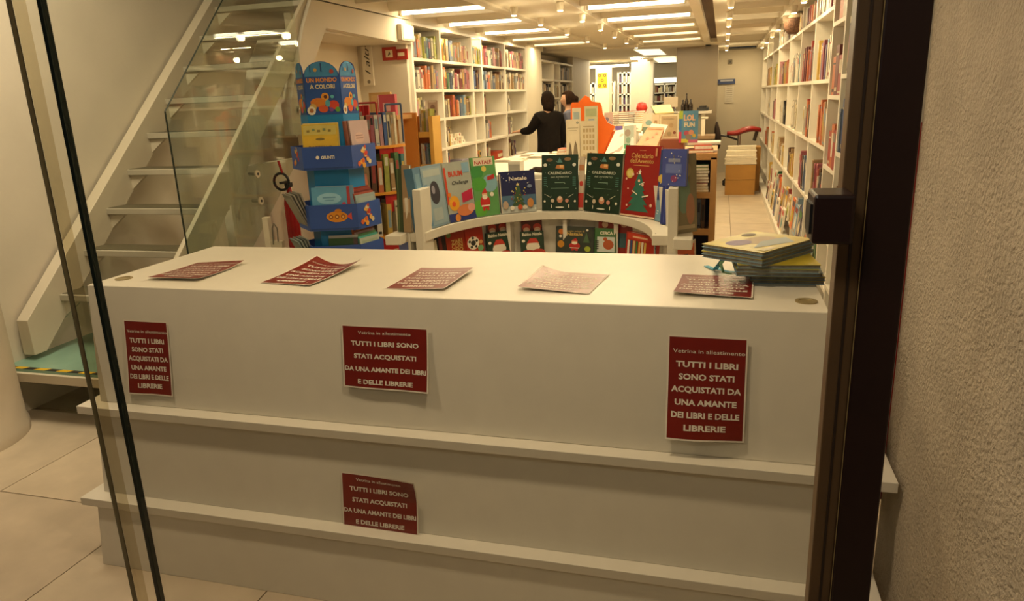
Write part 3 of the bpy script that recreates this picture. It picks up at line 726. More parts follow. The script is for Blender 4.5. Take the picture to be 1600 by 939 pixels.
for (y0, y1, z, hh, cc, lab) in ((7.55, 7.80, .83, .09, '8f8560', 'olive grey box lying on the fifth shelf of the left bookcase'),
                                 (7.95, 8.2, .83, .12, '8d8aa0', 'lilac grey box on the fifth shelf of the left bookcase'),
                                 (9.35, 9.6, .83, .11, 'b0442a', 'red brown box on the fifth shelf, fourth bay of the left bookcase'),
                                 (6.8, 7.0, 1.13, .05, 'b8ac90', 'flat cream box on the fourth shelf of the first bay')):
    m = MB().box(-.2, -.02, y0, y1, 0, hh, hm(cc)).box(-.02, -.018, y0+.02, y1-.02, hh*.3, hh*.7, hm('d8cba8')); o = m.build('storage_box', bevel=.003); o.location = (XB, 0, z); tag(o, lab, 'box')

# white pier and second bookcase behind it
wall('wall_pier', 'white wall pier between the two left bookcases', -3.14, -2.84, 10.96, 11.95, 0, ZC, mat('pier_white', (.72, .66, .53), .6, var=.02))
b2 = thing('wall_bookcase', 'second white bookcase, farther back behind the two people', 'bookcase', (-2.84, 11.95, 0))
for y in (11.97, 12.9, 13.4, 14.6): rb(MB().box(-3.12, -2.84, y-.02, y+.02, 0, 2.2, SHELFW), 'upright', b2)
for z in (2.2, 1.9, 1.6, 1.3, 1.0, .7, .4): rb(MB().box(-3.12, -2.84, 11.97, 14.6, z-.03, z, SHELFW), 'shelf', b2)
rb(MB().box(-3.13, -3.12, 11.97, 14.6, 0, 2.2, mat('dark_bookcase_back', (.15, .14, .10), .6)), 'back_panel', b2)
fb = MB()
for z in (1.9, 1.6, 1.3, 1.0, .7):
    y = 12.0
    while y < 14.55:
        t = R.uniform(.03, .06)
        if z > 1.8 and y < 13.4: y += t; continue
        c = R.choice(['grey', 'cream', 'white', 'tan', 'brown', 'black', 'grey'])
        fb.box(-3.04, -2.86 - R.uniform(0, .02), y, y+t-.004, z, z+R.uniform(.16, .24), spinemat(c)); y += t
o = fb.build('book_rows'); tag(o, 'muted rows of small books in the second left bookcase', 'books', kind='stuff')
wall('wall_grey_panel', 'grey cream wall panel after the second bookcase', -2.95, -2.84, 14.62, 16.6, 0, ZC, mat('grey_cream_panel', (.55, .49, .38), .6, var=.03))

# ================================================================== RIGHT WALL BOOKCASE
XR2 = .72
ry = [4.90, 5.19, 5.74, 6.80, 7.93, 9.24, 11.03, 12.34, 13.8, 15.3]
rc = thing('wall_bookcase', 'very tall white bookcase along the right side of the aisle', 'bookcase', (XR2, 4.9, 0))
for y in ry: rb(MB().box(XR2, XR2+.30, y-.02, y+.02, 0, 2.34, SHELFW), 'upright', rc, bevel=.002)
offs = [0, .12, 0, 0, 0, 0, 0, 0, 0]
RL = {0: [2.15, 1.67, 1.19, .71, .3], 1: [2.02, 1.54, 1.06, .58, .25]}
for c in range(2, 9): RL[c] = [2.14, 1.65, 1.175, .695, .24]
for c, (y0, y1) in enumerate(zip(ry, ry[1:])):
    for z in RL[c]: rb(MB().box(XR2, XR2+.30, y0+.02, y1-.02, z-.028, z, SHELFW), 'shelf', rc)
rb(MB().box(XR2+.30, XR2+.315, 4.88, 15.32, 0, 2.34, mat('bookcase_back_cream', (.7, .64, .5), .6)), 'back_panel', rc)
rb(MB().box(.63, XR2, 4.88, 15.3, 0, .085, SHELFW), 'plinth_ledge', rc)
rspec = {  # listed from the near end of each bay
 (0, 0): ['grey', 'white', 'cream', 'brown'], (0, 1): ['grey', 'white', 'grey', 'brown', 'cream'], (0, 2): ['light blue', 'white', 'blue', 'blue', 'slate blue'], (0, 3): ['orange', 'brown'],
 (1, 0): ['cream', 'orange'], (1, 1): ['red', 'dark red', 'orange'], (1, 2): ['red', 'orange', 'red'], (1, 3): ['brown', 'orange'],
 (2, 0): ['grey', 'pink', 'rose', 'pink', 'cream', 'grey', 'white', 'brown', 'dark red'], (2, 1): ['white', 'cream', 'light blue', 'purple', 'rose', 'purple', 'yellow', 'grey'],
 (2, 2): ['tan', 'orange', 'orange', 'orange'], (2, 3): ['black', 'grey', 'brown', 'red', 'rose', 'red', 'dark red', 'tan'], (2, 4): ['green', 'brown', 'red', 'blue'],
 (3, 0): ['cream', 'brown', 'orange', 'red', 'dark red', 'cream', 'pink'], (3, 1): ['brown', 'red', 'orange', 'dark red', 'red'],
 (3, 2): ['brown', 'orange', 'orange', 'red', 'teal', 'white', 'green'], (3, 3): ['light blue', 'slate blue', 'brown', 'rose', 'red', 'pink'], (3, 4): ['blue', 'navy', 'white', 'light blue'],
 (4, 0): ['tan', 'cream', 'pink', 'brown', 'grey'], (4, 1): ['teal', 'white', 'grey', 'white'], (4, 2): ['cream', 'white'], (4, 3): ['orange', 'yellow', 'tan', 'brown'], (4, 4): ['yellow', 'orange', 'red', 'white', 'tan'],
 (5, 0): ['brown', 'cream', 'tan'], (5, 1): ['orange', 'yellow', 'brown', 'rose', 'pink'], (5, 2): ['black', 'white'], (5, 3): ['yellow', 'white', 'tan', 'cream'], (5, 4): ['orange', 'red', 'white', 'green'],
 (6, 1): ['yellow', 'lime', 'cream'], (6, 2): ['pink', 'rose', 'grey'], (6, 3): ['yellow', 'cream', 'orange'], (6, 4): ['red', 'white', 'yellow'],
 (7, 1): ['yellow', 'tan'], (7, 2): ['cream', 'white'], (7, 3): ['tan', 'orange'],
}
bayr = ['nearest bay', 'second nearest bay', 'third nearest bay', 'fourth bay', 'fifth bay', 'sixth bay', 'seventh bay', 'eighth bay']
for (c, r), lst in rspec.items():
    y = ry[c+1] - .024 if False else None
    # books stand at the near end of the bay, spines to the aisle
    yy = ry[c] + .024
    z = RL[c][r] if r < len(RL[c]) else .24
    mx = ry[c+1] - .024; yy0 = yy
    cover = (.97, .93, .62, .75, .75)[r] if c > 1 else .9
    if c > 1:
        nb = max(len(lst), int((mx-yy)*cover/.075)); lst = [lst[int(i*len(lst)/nb)] for i in range(nb)]
    else: nb = len(lst)
    for i, cn in enumerate(lst):
        t = (mx-yy0)*cover/nb*R.uniform(.8, .97)
        if yy + t > mx: break
        hh = R.uniform(.24, .34) if c < 4 else R.uniform(.2, .3)
        if r == 0: hh = min(hh, R.uniform(.14, .175) if c != 1 else .29)
        lab = f'{cn} book, {ORD[i]} from near end, {rown[r]} of {bayr[c]}, right bookcase'
        if c >= 5: stuff_book('right', cn, (XR2 + R.uniform(.0, .02), yy + t, z), t, hh, .20, -PI/2)
        else: shelf_book(lab, cn, (XR2 + R.uniform(.0, .02), yy + t, z), t, hh, .20, -PI/2, 'books in the right wall bookcase')
        yy += t + .003
tag(STUFF['left'].build('book_rows'), 'rows of small books in the two farthest bays of the left wall bookcase', 'books', kind='stuff')
tag(STUFF['right'].build('book_rows'), 'rows of small books in the distant bays of the right wall bookcase', 'books', kind='stuff')
# basket on top shelf of the right bookcase
m = MB(); WK = mat('wicker_brown', (.13, .06, .03), .8, var=.4, scale=50, bump=.5)
m.lathe([(.0001, 0), (.11, 0), (.15, .06), (.16, .14), (.15, .15), (.14, .07), (.10, .01), (.0001, .01)], WK, n=20)
m.lathe([(.13, .12), (.10, .19), (.0001, .21)], mat('cream_cloth', (.45, .36, .25), .9), n=20)
o = m.build('round_basket', smooth=True); o.location = (XR2+.02, 8.5, 2.14); tag(o, 'round brown basket with cream lining high on the right bookcase', 'basket')
# face-out picture books on the lower boards and plinth of the right bookcase
fo = [((6.9, .30), 'navy', .70, .24, 'white framed navy'), ((7.25, .28), 'light blue', .70, .24, 'pale blue'), ((7.6, .3), 'orange', .70, .24, 'orange'),
      ((8.1, .26), 'white', .7, .24, 'white'), ((8.45, .3), 'yellow', .70, .24, 'yellow orange'), ((8.9, .25), 'tan', .70, .24, 'tan'),
      ((9.4, .30), 'orange', .7, .24, 'bright orange'), ((9.8, .26), 'grey', .7, .24, 'grey'), ((10.3, .3), 'white', .7, .24, 'cream white'),
      ((6.0, .24), 'green', .7, .24, 'green and brown'), ((6.35, .26), 'grey', .70, .24, 'slate grey'),
      ((8.2, .26), 'white', .655, .085, 'white'), ((8.55, .22), 'rose', .655, .085, 'rose'), ((9.0, .26), 'white', .655, .085, 'white and red'), ((9.4, .26), 'slate blue', .655, .085, 'slate blue'),
      ((9.9, .24), 'yellow', .655, .085, 'yellow'), ((10.4, .28), 'white', .655, .085, 'white'), ((10.9, .24), 'dark red', .655, .085, 'dark red')]
for i, ((y, hh), cn, x, z, nm) in enumerate(fo):
    def its(w, H, cn=cn, i=i):
        a, b, c = [hm(COLS[R.choice(list(COLS))]) for _ in range(3)]
        return [('r', w*.1, H*.72, w*.9, H*.9, a), ('c', w*.5, H*.4, w*.28, b), ('r', w*.2, H*.08, w*.8, H*.16, c)]
    rowt = 'lower board' if z > .2 else 'floor ledge'
    cover_book('picture_book', f'{nm} face-out book on the {rowt} of the right bookcase, {y:.0f} paces in' if False else f'{nm} face-out book, {ORD[(i if z > .2 else i-11)]} along the {rowt} of the right bookcase', (x, y+.22, z), (x, y, z), hh, .02, COLS[cn], its, .10, 'face-out books low in the right bookcase')
# ================================================================== CURVED DISPLAY UNIT WITH CHRISTMAS BOOKS
UCX, UCY, URX, URY = -.88, 3.42, .58, .76
def ell(a, dr=0): return (UCX + (URX+dr)*math.cos(a), UCY + (URY+dr)*math.sin(a))
def arcslab(d0, d1, z0, z1, m, a0=math.radians(2), a1=math.radians(178), n=36):
    b = MB(); vs = []
    for i in range(n+1):
        a = a0 + (a1-a0)*i/n; p = ell(a, d0); q = ell(a, d1)
        vs += [(p[0], p[1], z0), (q[0], q[1], z0), (q[0], q[1], z1), (p[0], p[1], z1)]
    fs = [(4*i+k, 4*i+(k+1) % 4, 4*i+4+(k+1) % 4, 4*i+4+k) for i in range(n) for k in range(4)] + [(3, 2, 1, 0), (4*n, 4*n+1, 4*n+2, 4*n+3)]
    return b.add(vs, fs, m)
cu = thing('curved_display_unit', 'white curved horseshoe display unit full of face-out Christmas books', 'display unit', (UCX, UCY+.8, 0))
def ru(mb, name, t=cu, **k):
    o = mb.build(name, t, **k); o.matrix_parent_inverse = Matrix.Translation(t.location).inverted(); return o
ZL, ZL2 = .95, .585
ru(arcslab(0, .09, ZL-.05, ZL, WHITE), 'upper_ledge', bevel=.004)
ru(arcslab(0, .09, ZL2-.05, ZL2, WHITE), 'lower_ledge', bevel=.004)
ru(arcslab(.09, .105, 0, 1.13, WHITE), 'curved_back')
ru(arcslab(.105, .19, ZL-.05, ZL, WHITE, math.radians(-4), math.radians(184)), 'outer_ledge', bevel=.004)
ru(arcslab(.105, .19, ZL2-.05, ZL2, WHITE, math.radians(-4), math.radians(184)), 'outer_ledge', bevel=.004)
for px, s in ((1052, 1), (657, -1)):
    p = at(px, 330, 3.46)
    ru(MB().box(p.x-.022, p.x+.022, 3.42, 3.56, 0, 1.175, WHITE), 'end_upright', bevel=.003)
for a in (60, 90, 120):
    p = ell(math.radians(a), .06); ru(MB().box(p[0]-.012, p[0]+.012, p[1]-.04, p[1]+.05, 0, ZL-.05, WHITE), 'support')

def C(n): return hm(COLS.get(n, n))
W1 = hm('efe6d2'); GOLD = hm('c8a860'); 
def onarc(px, z, dr):
    # point of the ledge seen in column px
    lo, hi = math.radians(2), math.radians(178)
    def col(a):
        p = ell(a, dr); v = CAM_R.transposed() @ (Vector((p[0], p[1], z)) - CAM_P); return 800 + CAM_F*v.x/-v.z
    for _ in range(40):
        m_ = (lo+hi)/2
        if col(m_) > px: lo = m_
        else: hi = m_
    p = ell(lo, dr); return Vector((p[0], p[1], z))
FIXY = {'advent_calendar969': (4.03, 3.88), 'advent_calendar1023': (3.84, 3.80), 'gift_book1031': (3.74, 3.72), 'children_book973': (3.90, 3.73), 'children_book932': (4.13, 4.06), 'children_book928': (4.08, 4.065)}
def cb(name, label, b0, b1, top, cov, items, th=.03, lean=.12, z=ZL, cat='book', spine=None, dy=.012, grp='Christmas books on the curved display unit'):
    P0 = onarc(b0[0], z, dy); P1 = onarc(b1[0], z, dy)
    if name + str(b0[0]) in FIXY:
        ya, yb = FIXY[name + str(b0[0])]; P0 = at(b0[0], b0[1], ya); P1 = at(b1[0], b1[1], yb); P0.z = P1.z = z
    P0.z = P1.z = z + .004
    ym = (P0.y+P1.y)/2
    H = at((b0[0]+b1[0])/2, top, ym+.03).z - z
    return cover_book(name, label, P0, P1, H/math.cos(lean), th, cov, items, lean, grp, cat, spine)

def tree(u, v, w, hh, m, star=None, n=4):
    out = []
    for i in range(n):
        f = 1 - i/n*.78; y0 = v + hh*i/n*.92
        out.append(('p', [(u-w*f/2, y0), (u+w*f/2, y0), (u+w*f*.12, y0+hh/n*1.35), (u-w*f*.12, y0+hh/n*1.35)], m))
    if star: out += [('p', [(u, v+hh*1.12), (u+.01, v+hh*.99), (u-.01, v+hh*.99)], star), ('p', [(u-.012, v+hh*1.07), (u+.012, v+hh*1.07), (u, v+hh*1.0)], star)]
    return out
def dots(w, H, m, n, r, seed, u0=.05, u1=.95, v0=.05, v1=.95):
    q = random.Random(seed); return [('c', w*q.uniform(u0, u1), H*q.uniform(v0, v1), r*q.uniform(.6, 1.3), m) for _ in range(n)]
def santa(u, v, s):
    return [('c', u, v, s*.5, hm('c0302a'), s*.55), ('c', u, v+s*.62, s*.26, hm('e8b48c')), ('p', [(u-s*.3, v+s*.72), (u+s*.3, v+s*.72), (u+s*.1, v+s*1.2)], hm('c0302a')),
            ('c', u, v+s*.42, s*.26, W1, s*.2), ('r', u-s*.42, v-s*.35, u+s*.42, v-s*.24, W1), ('r', u-s*.3, v-s*.7, u-s*.08, v-s*.45, hm('c0302a')), ('r', u+s*.08, v-s*.7, u+s*.3, v-s*.45, hm('c0302a'))]
# 1 blue grey with round window
cb('advent_calendar', 'pale blue grey calendar with dark round window at the left end of the curved display', (672, 357), (703, 348), 258, '7d97a8',
   lambda w, H: [('r', w*.06, H*.04, w*.94, H*.96, hm('8fa6b2')), ('c', w*.52, H*.55, w*.24, hm('3b3a44'), H*.19), ('c', w*.46, H*.60, w*.08, hm('8d8a98'), H*.07),
                 ('r', w*.1, H*.82, w*.9, H*.93, hm('a9b4b0')), ('r', w*.3, H*.1, w*.75, H*.3, hm('a3b0b2')), ('r', w*.06, H*.04, w*.2, H*.7, hm('5f88a8'))], th=.03, spine='3f6f9a')
cb('advent_calendar', 'blue calendar edge-on left of the pale one with round window', (661, 360), (672, 358), 262, '4f7896', lambda w, H: [('r', w*.2, H*.1, w*.8, H*.9, hm('6f93a8'))], th=.05)
cb('activity_book', 'grey blue activity book with monster drawings and red title words', (704, 347), (745, 338), 253, 'a3a9a0',
   lambda w, H: [('r', 0, 0, w, H*.14, hm('2d3a7a')), ('t', 'BUUM', w*.42, H*.76, w*.52, H*.085, hm('c2452c'), .04), ('t', 'Challenge', w*.55, H*.62, w*.60, H*.06, hm('2b2a2c'), .015, .3),
                 ('r', w*.68, H*.80, w*.95, H*.97, hm('7fa5bd')), ('r', w*.0, H*.3, w*.07, H*.92, hm('c2452c')), ('c', w*.24, H*.31, w*.19, hm('e0a02c'), H*.13), ('c', w*.22, H*.3, w*.07, hm('d9542c')),
                 ('p', [(w*.55, H*.3), (w*.95, H*.34), (w*.95, H*.52), (w*.55, H*.46)], hm('b8284a')), ('c', w*.62, H*.17, w*.32, hm('cf7a4c'), H*.10), ('c', w*.85, H*.2, w*.14, hm('e0a090'), H*.07),
                 ('c', w*.3, H*.06, w*.1, hm('d98a3c')), ('c', w*.1, H*.46, w*.06, hm('d9802c'))], th=.012)
cb('activity_book', 'green Christmas book with red running Santa and title strip reading NATALE', (745, 339), (782, 335), 246, '6fa35a',
   lambda w, H: [('r', 0, 0, w, H, hm('5f9a5a')), ('c', w*.7, H*.55, w*.32, hm('7fa9b8'), H*.15), ('c', w*.2, H*.75, w*.26, hm('3f8a45'), H*.12), ('c', w*.25, H*.55, w*.3, hm('4f9a3c'), H*.12), ('c', w*.2, H*.15, w*.3, hm('5fa83c'), H*.14),
                 ('r', w*.1, H*.86, w*.9, H*.99, hm('e2d2b8')), ('t', 'NATALE', w*.5, H*.88, w*.7, H*.06, hm('a8302a'), .03), ('c', w*.5, H*.8, w*.1, hm('d0c060')), ('p', [(w*.6, H*.66), (w*.9, H*.7), (w*.9, H*.62), (w*.6, H*.6)], hm('b8352c'))]
                + santa(w*.42, H*.24, w*.42) + [('c', w*.72, H*.36, w*.08, W1)], th=.014)
cb('advent_calendar', 'dark blue calendar with snowy Christmas tree scene and word Natale', (784, 335), (839, 334), 268, '262c56',
   lambda w, H: [('r', 0, 0, w, H*.16, hm('b9c0bc')), ('r', 0, H*.16, w, H*.42, hm('4d6f8d')), ('t', 'Natale', w*.52, H*.78, w*.5, H*.09, W1, .015), ('r', 0, H*.02, w*.03, H*.95, hm('d8c8b0'))]
                + tree(w*.5, H*.16, w*.42, H*.50, hm('3d5a3c'), hm('e0d090')) + dots(w, H, hm('d9c05a'), 16, w*.014, 2, .3, .7, .2, .6) + dots(w, H, hm('a83a2c'), 9, w*.016, 5, .3, .7, .2, .5)
                + dots(w, H, W1, 14, w*.010, 3, .05, .95, .5, .95) + [('c', w*.12, H*.2, w*.08, hm('b8a088'), H*.1), ('c', w*.82, H*.22, w*.09, hm('c98a4c'), H*.11), ('c', w*.3, H*.12, w*.06, hm('e8e0d0')), ('c', w*.66, H*.12, w*.06, hm('d8d0c0')), ('c', w*.82, H*.62, w*.07, hm('7f8fae'), H*.04), ('c', w*.52, H*.13, w*.07, hm('b8502c'))], th=.02)
def greencal(w, H):
    it = [('t', 'CALENDARIO', w*.5, H*.655, w*.66, H*.045, hm('d8d8c8'), .01), ('t', 'dell AVVENTO', w*.5, H*.59, w*.5, H*.03, hm('b8c0b0'), .0), ('r', w*.36, H*.50, w*.64, H*.512, hm('7f9a88')), ('r', w*.25, H*.40, w*.75, H*.408, hm('6f8a7a'))]
    it += [('p', [(w*.38, H*.76), (w*.62, H*.74), (w*.62, H*.82), (w*.42, H*.82)], hm('b8743c')), ('r', w*.5, H*.77, w*.6, H*.82, hm('e0b070'))]
    it += [('c', w*.5, H*.2, w*.08, hm('c98a6c'), H*.06), ('c', w*.5, H*.23, w*.05, hm('e0c8b0')), ('c', w*.22, H*.91, w*.09, hm('7a5a3c'), H*.03), ('c', w*.72, H*.92, w*.1, hm('8a6a44'), H*.03), ('p', [(w*.42, H*.86), (w*.58, H*.86), (w*.5, H*.95)], hm('4f7a78'))]
    for sx in (.1, .9):
        it += [('c', w*sx, H*.82, w*.05, hm('d8d8cc'), H*.03)] + [('r', w*sx-w*.045, H*(.45+.035*j), w*sx+w*.045, H*(.462+.035*j), hm('4f7d72')) for j in range(5)]
        it += [('p', [(w*sx-w*.03, H*.3), (w*sx-w*.015, H*.3), (w*(.5+(sx-.5)*.6), H*.24), (w*(.5+(sx-.5)*.6)-w*.02, H*.24)], W1)]
    it += [('r', w*.26, H*.05, w*.28, H*.11, W1), ('r', w*.74, H*.05, w*.76, H*.11, W1), ('c', w*.5, H*.06, w*.12, hm('d8d8cc'), H*.014), ('c', w*.3, H*.18, w*.05, hm('c8b8a0')), ('c', w*.7, H*.18, w*.05, hm('c88a7a')), ('c', w*.08, H*.17, w*.03, W1), ('c', w*.92, H*.17, w*.03, W1)]
    return it + dots(w, H, hm('9fb0a0'), 10, w*.010, 8, .05, .95, .25, .95)
cb('advent_calendar', 'dark green advent calendar, left one of the two alike, beside the snowy tree calendar', (847, 331), (903, 331), 243, '16301f', greencal, th=.02, spine='1b3c2a')
cb('advent_calendar', 'dark green advent calendar, right one of the two alike, beside the red one', (912, 331), (967, 332), 241, '16301f', greencal, th=.02)
cb('advent_calendar', 'thin red and white calendar showing between the two dark green ones', (903, 329), (911, 329), 246, 'c8b8a4', lambda w, H: [('r', 0, H*.05, w, H*.32, hm('b83a30')), ('c', w*.5, H*.5, w*.35, hm('b83a30'), H*.05), ('r', 0, H*.75, w, H*.85, hm('b87a50'))], th=.012, dy=.03)
def redcal(w, H):
    it = [('t', 'Calendario', w*.5, H*.83, w*.62, H*.065, GOLD, .01), ('t', "dell'Avvento", w*.5, H*.76, w*.66, H*.06, GOLD, .01), ('r', w*.28, H*.72, w*.72, H*.728, GOLD), ('r', w*.42, H*.93, w*.6, H*.938, hm('c88a60'))]
    it += tree(w*.48, H*.08, w*.66, H*.53, hm('2f6a5a'), hm('f0e6d0'), 5) + [('c', w*.2, H*.61, w*.11, hm('c8b050')), ('c', w*.2, H*.61, w*.07, hm('d8c878'))]
    it += dots(w, H, hm('e8c0a8'), 8, w*.03, 12, .05, .95, .15, .7) + [('p', [(w*.3, H*.36), (w*.46, H*.31), (w*.46, H*.325), (w*.3, H*.375)], W1), ('p', [(w*.6, H*.28), (w*.78, H*.31), (w*.78, H*.325), (w*.6, H*.3)], W1), ('p', [(w*.5, H*.45), (w*.64, H*.49), (w*.64, H*.5), (w*.5, H*.465)], W1),
           ('r', 0, 0, w, H*.025, hm('d8b8a0')), ('r', w*.88, H*.86, w*.93, H*.97, hm('c88a60'))]
    return it
cb('advent_calendar', 'tall red advent calendar with green Christmas tree on the curved display', (969, 329), (1023, 338), 229, '8f1a12', redcal, th=.018)
cb('advent_calendar', 'blue patterned calendar partly behind the tall red one', (1023, 339), (1038, 344), 236, '33427a', lambda w, H: [('c', w*.3, H*.6, w*.35, hm('d0b050'), H*.06), ('r', 0, 0, w*.8, H*.3, hm('6f93a8'))] + dots(w, H, W1, 8, w*.05, 4), th=.02, dy=.02)
# blue box leaning above the right upright
t = cover_book('gift_book', 'bright blue gift book tilted above the right upright of the curved display', (-.262, 3.50, 1.178), (-.150, 3.46, 1.178), .17, .02, '4a56a0',
   lambda w, H: [('r', w*.15, H*.35, w*.8, H*.6, hm('6a78b8')), ('r', w*.25, H*.65, w*.75, H*.75, hm('8a90b0')), ('c', w*.5, H*.2, w*.14, hm('8a4070'))] + dots(w, H, W1, 14, w*.02, 6), .05, 'Christmas books on the curved display unit')
p = t.location
cb('gift_book', 'dark blue book spine standing beside the right upright of the curved display', (1031, 345), (1043, 347), 288, '2a3478', lambda w, H: [('r', w*.4, H*.05, w*.45, H*.95, hm('5a68b0'))], th=.06)
# outer right side
OUTQ = [(-.192, 3.47, 0), (-.095, 3.56, 0)]; pr0 = at(1062, 370, 3.52); pr1 = at(1088, 354, 3.62)
def outer(name, label, a, b, top, cov, items, z, th=.02):
    P0 = Vector(OUTQ[0]); P1 = Vector(OUTQ[1]); P0.z = P1.z = z+.001
    H = at((a[0]+b[0])/2, top, (P0.y+P1.y)/2).z - z
    return cover_book(name, label, P0, P1, H, th, cov, items, .06, 'Christmas books on the curved display unit')
outer('gift_book', 'tall muted grey brown book at the outer right end of the curved display', (1063, 369), (1089, 352), 241, '7d7458',
   lambda w, H: [('c', w*.4, H*.5, w*.3, hm('6f8a78'), H*.25), ('c', w*.7, H*.3, w*.2, hm('a8785c'), H*.2), ('c', w*.5, H*.8, w*.25, hm('94886a'), H*.1), ('r', w*.1, H*.05, w*.9, H*.1, hm('a89a7c'))], ZL)
outer('children_book', 'orange book with small pale label on the lower outer ledge', (1058, 441), (1079, 436), 383, 'c8551e', lambda w, H: [('r', w*.3, H*.72, w*.7, H*.84, hm('4a2a1c')), ('c', w*.42, H*.78, w*.06, W1), ('c', w*.58, H*.78, w*.06, W1)], ZL2)
OUTQ = [(-.125, 3.60, 0), (-.09, 3.74, 0)]
outer('children_book', 'pale brown lined book at the lower right outer ledge', (1079, 436), (1099, 423), 378, 'a98f70', lambda w, H: [('r', w*.15, H*(.3+.12*j), w*.85, H*(.33+.12*j), hm('d8c8a8')) for j in range(5)], ZL2)
# outer left side
OUTQ = [(-1.62, 3.46, 0), (-1.585, 3.45, 0)]
outer('gift_book', 'dark green thin book at the outer left end of the curved display', (641, 372), (650, 380), 264, '3a4a2c', lambda w, H: [('r', w*.2, 0, w*.35, H, hm('6a7a4c'))], ZL, .03)
OUTQ = [(-1.583, 3.45, 0), (-1.535, 3.44, 0)]
outer('gift_book', 'cream brown book with rounded top at the left end upright of the curved display', (651, 368), (662, 366), 258, 'a58a68', lambda w, H: [('r', w*.1, H*.3, w*.9, H*.5, hm('c8b090'))], ZL, .02)
OUTQ = [(-1.64, 3.47, 0), (-1.575, 3.45, 0)]
outer('children_book', 'lilac blue book low at the outer left of the curved display', (636, 430), (652, 436), 363, '6a78b8', lambda w, H: [('c', w*.5, H*.4, w*.3, hm('4a58a0'))], ZL2)
# lower row
def lift(items, H, f=.42):
    out = []
    for it in items:
        g = lambda v: H*f + v*(1-f)
        if it[0] == 'r': out.append(('r', it[1], g(it[2]), it[3], g(it[4]), it[5]))
        elif it[0] == 'c': out.append(it[:2] + (g(it[2]),) + it[3:5] + ((it[5]*(1-f),) if len(it) > 5 else (it[3]*.85,)))
        elif it[0] == 'p': out.append(('p', [(u, g(v)) for u, v in it[1]], it[2]))
        else: out.append(it[:3] + (g(it[3]), it[4], it[5]*(1-f)*1.25) + it[6:])
    return out
def lb(name, label, x0, x1, yb0, yb1, top, cov, items, th=.02, dy=.012, **k):
    if x0 not in (768, 818, 932): items = (lambda f0: (lambda w, H: lift(f0(w, H), H)))(items)
    return cb(name, label, (x0, yb0), (x1, yb1), top, cov, items, th, .10, ZL2, 'book', k.get('spine'), dy, 'Christmas books on the lower ledge of the curved display')
lb('children_book', 'cream book lying low at the left end of the lower ledge', 668, 694, 452, 443, 379, 'cfc8a8', lambda w, H: [('c', w*.7, H*.85, w*.08, hm('8a9a78')), ('r', w*.1, H*.6, w*.9, H*.64, hm('a8a888'))])
lb('children_book', 'black edged thin book on the lower ledge, left of the red brown ones', 695, 707, 438, 435, 366, '2a1c18', lambda w, H: [('r', w*.1, H*.2, w*.5, H*.9, hm('6a2a20'))])
lb('children_book', 'red brown book with cream title lettering on the lower ledge', 707, 735, 434, 430, 358, '9a3418', lambda w, H: [('t', 'ZARI', w*.55, H*.55, w*.6, H*.10, GOLD, .03), ('t', 'CON', w*.55, H*.42, w*.6, H*.10, GOLD, .03), ('t', 'LINO', w*.55, H*.29, w*.6, H*.10, GOLD, .03), ('c', w*.15, H*.85, w*.12, hm('5f7a3c'))])
lb('children_book', 'red book with white snowflake ring on the lower ledge', 735, 762, 430, 426, 356, 'a8321c',
   lambda w, H: [('c', w*.42, H*.5, w*.34, W1), ('c', w*.42, H*.5, w*.14, hm('3a3a34')), ('c', w*.42, H*.66, w*.07, hm('3a3a34')), ('c', w*.22, H*.56, w*.07, hm('3a3a34')), ('c', w*.62, H*.56, w*.07, hm('3a3a34')), ('c', w*.3, H*.38, w*.07, hm('3a3a34')), ('c', w*.56, H*.38, w*.07, hm('3a3a34')), ('c', w*.84, H*.5, w*.1, hm('d8a060')), ('c', w*.8, H*.3, w*.16, hm('7ab07a'))])
def babbo(w, H):
    return [('r', 0, H*.78, w, H*.98, hm('24382a')), ('t', 'Babbo Natale', w*.5, H*.82, w*.84, H*.10, hm('e0d8c0'), .03), ('c', w*.52, H*.45, w*.26, hm('e0b090'), H*.2), ('c', w*.52, H*.33, w*.3, W1, H*.2), ('p', [(w*.26, H*.5), (w*.78, H*.5), (w*.66, H*.7), (w*.4, H*.7)], hm('c04030')), ('c', w*.12, H*.6, w*.07, W1),
            ('c', w*.3, H*.08, w*.3, hm('b03a28'), H*.14), ('c', w*.75, H*.08, w*.3, hm('b84030'), H*.16)]
def twosanta(w, H):
    o = []
    for s in (.24, .76): o += [('c', w*s, H*.84, w*.2, hm('b8402c'), H*.07), ('c', w*s, H*.79, w*.16, hm('e0b090'), H*.05), ('c', w*s, H*.74, w*.17, W1, H*.05)]
    return o
for k, (x0, x1) in enumerate(((766, 801), (816, 852))):
    lb('children_book', ('tall dark book with two Santa faces behind the left green Santa book', 'tall dark book with two Santa faces behind the right green Santa book')[k], x0+2, x1-2, 421-2*k, 420-2*k, 342+k, '5a2418', twosanta, dy=.045)
    lb('children_book', ('dark green book with white bearded Santa face, left of the two alike', 'dark green book with white bearded Santa face, right of the two alike')[k], x0, x1, 426-2*k, 425-2*k, 363-k, '2a4030', babbo)
lb('children_book', 'wide dark grey green book with Santa and golden title on the lower ledge', 868, 927, 422, 423, 355, '3a4038',
   lambda w, H: [('t', 'a notte prima di', w*.5, H*.80, w*.5, H*.05, GOLD, .01), ('t', 'Natale', w*.5, H*.66, w*.42, H*.10, GOLD, .04)] + santa(w*.5, H*.26, H*.26) + [('c', w*.15, H*.8, w*.08, hm('c8702c')), ('c', w*.14, H*.32, w*.09, hm('c8882c'), H*.14), ('c', w*.13, H*.62, w*.04, W1), ('c', w*.83, H*.88, w*.03, W1), ('p', [(w*.72, H*.4), (w*.9, H*.4), (w*.81, H*.8)], hm('4f6a4a')), ('c', w*.84, H*.16, w*.08, hm('a8b83c'))])
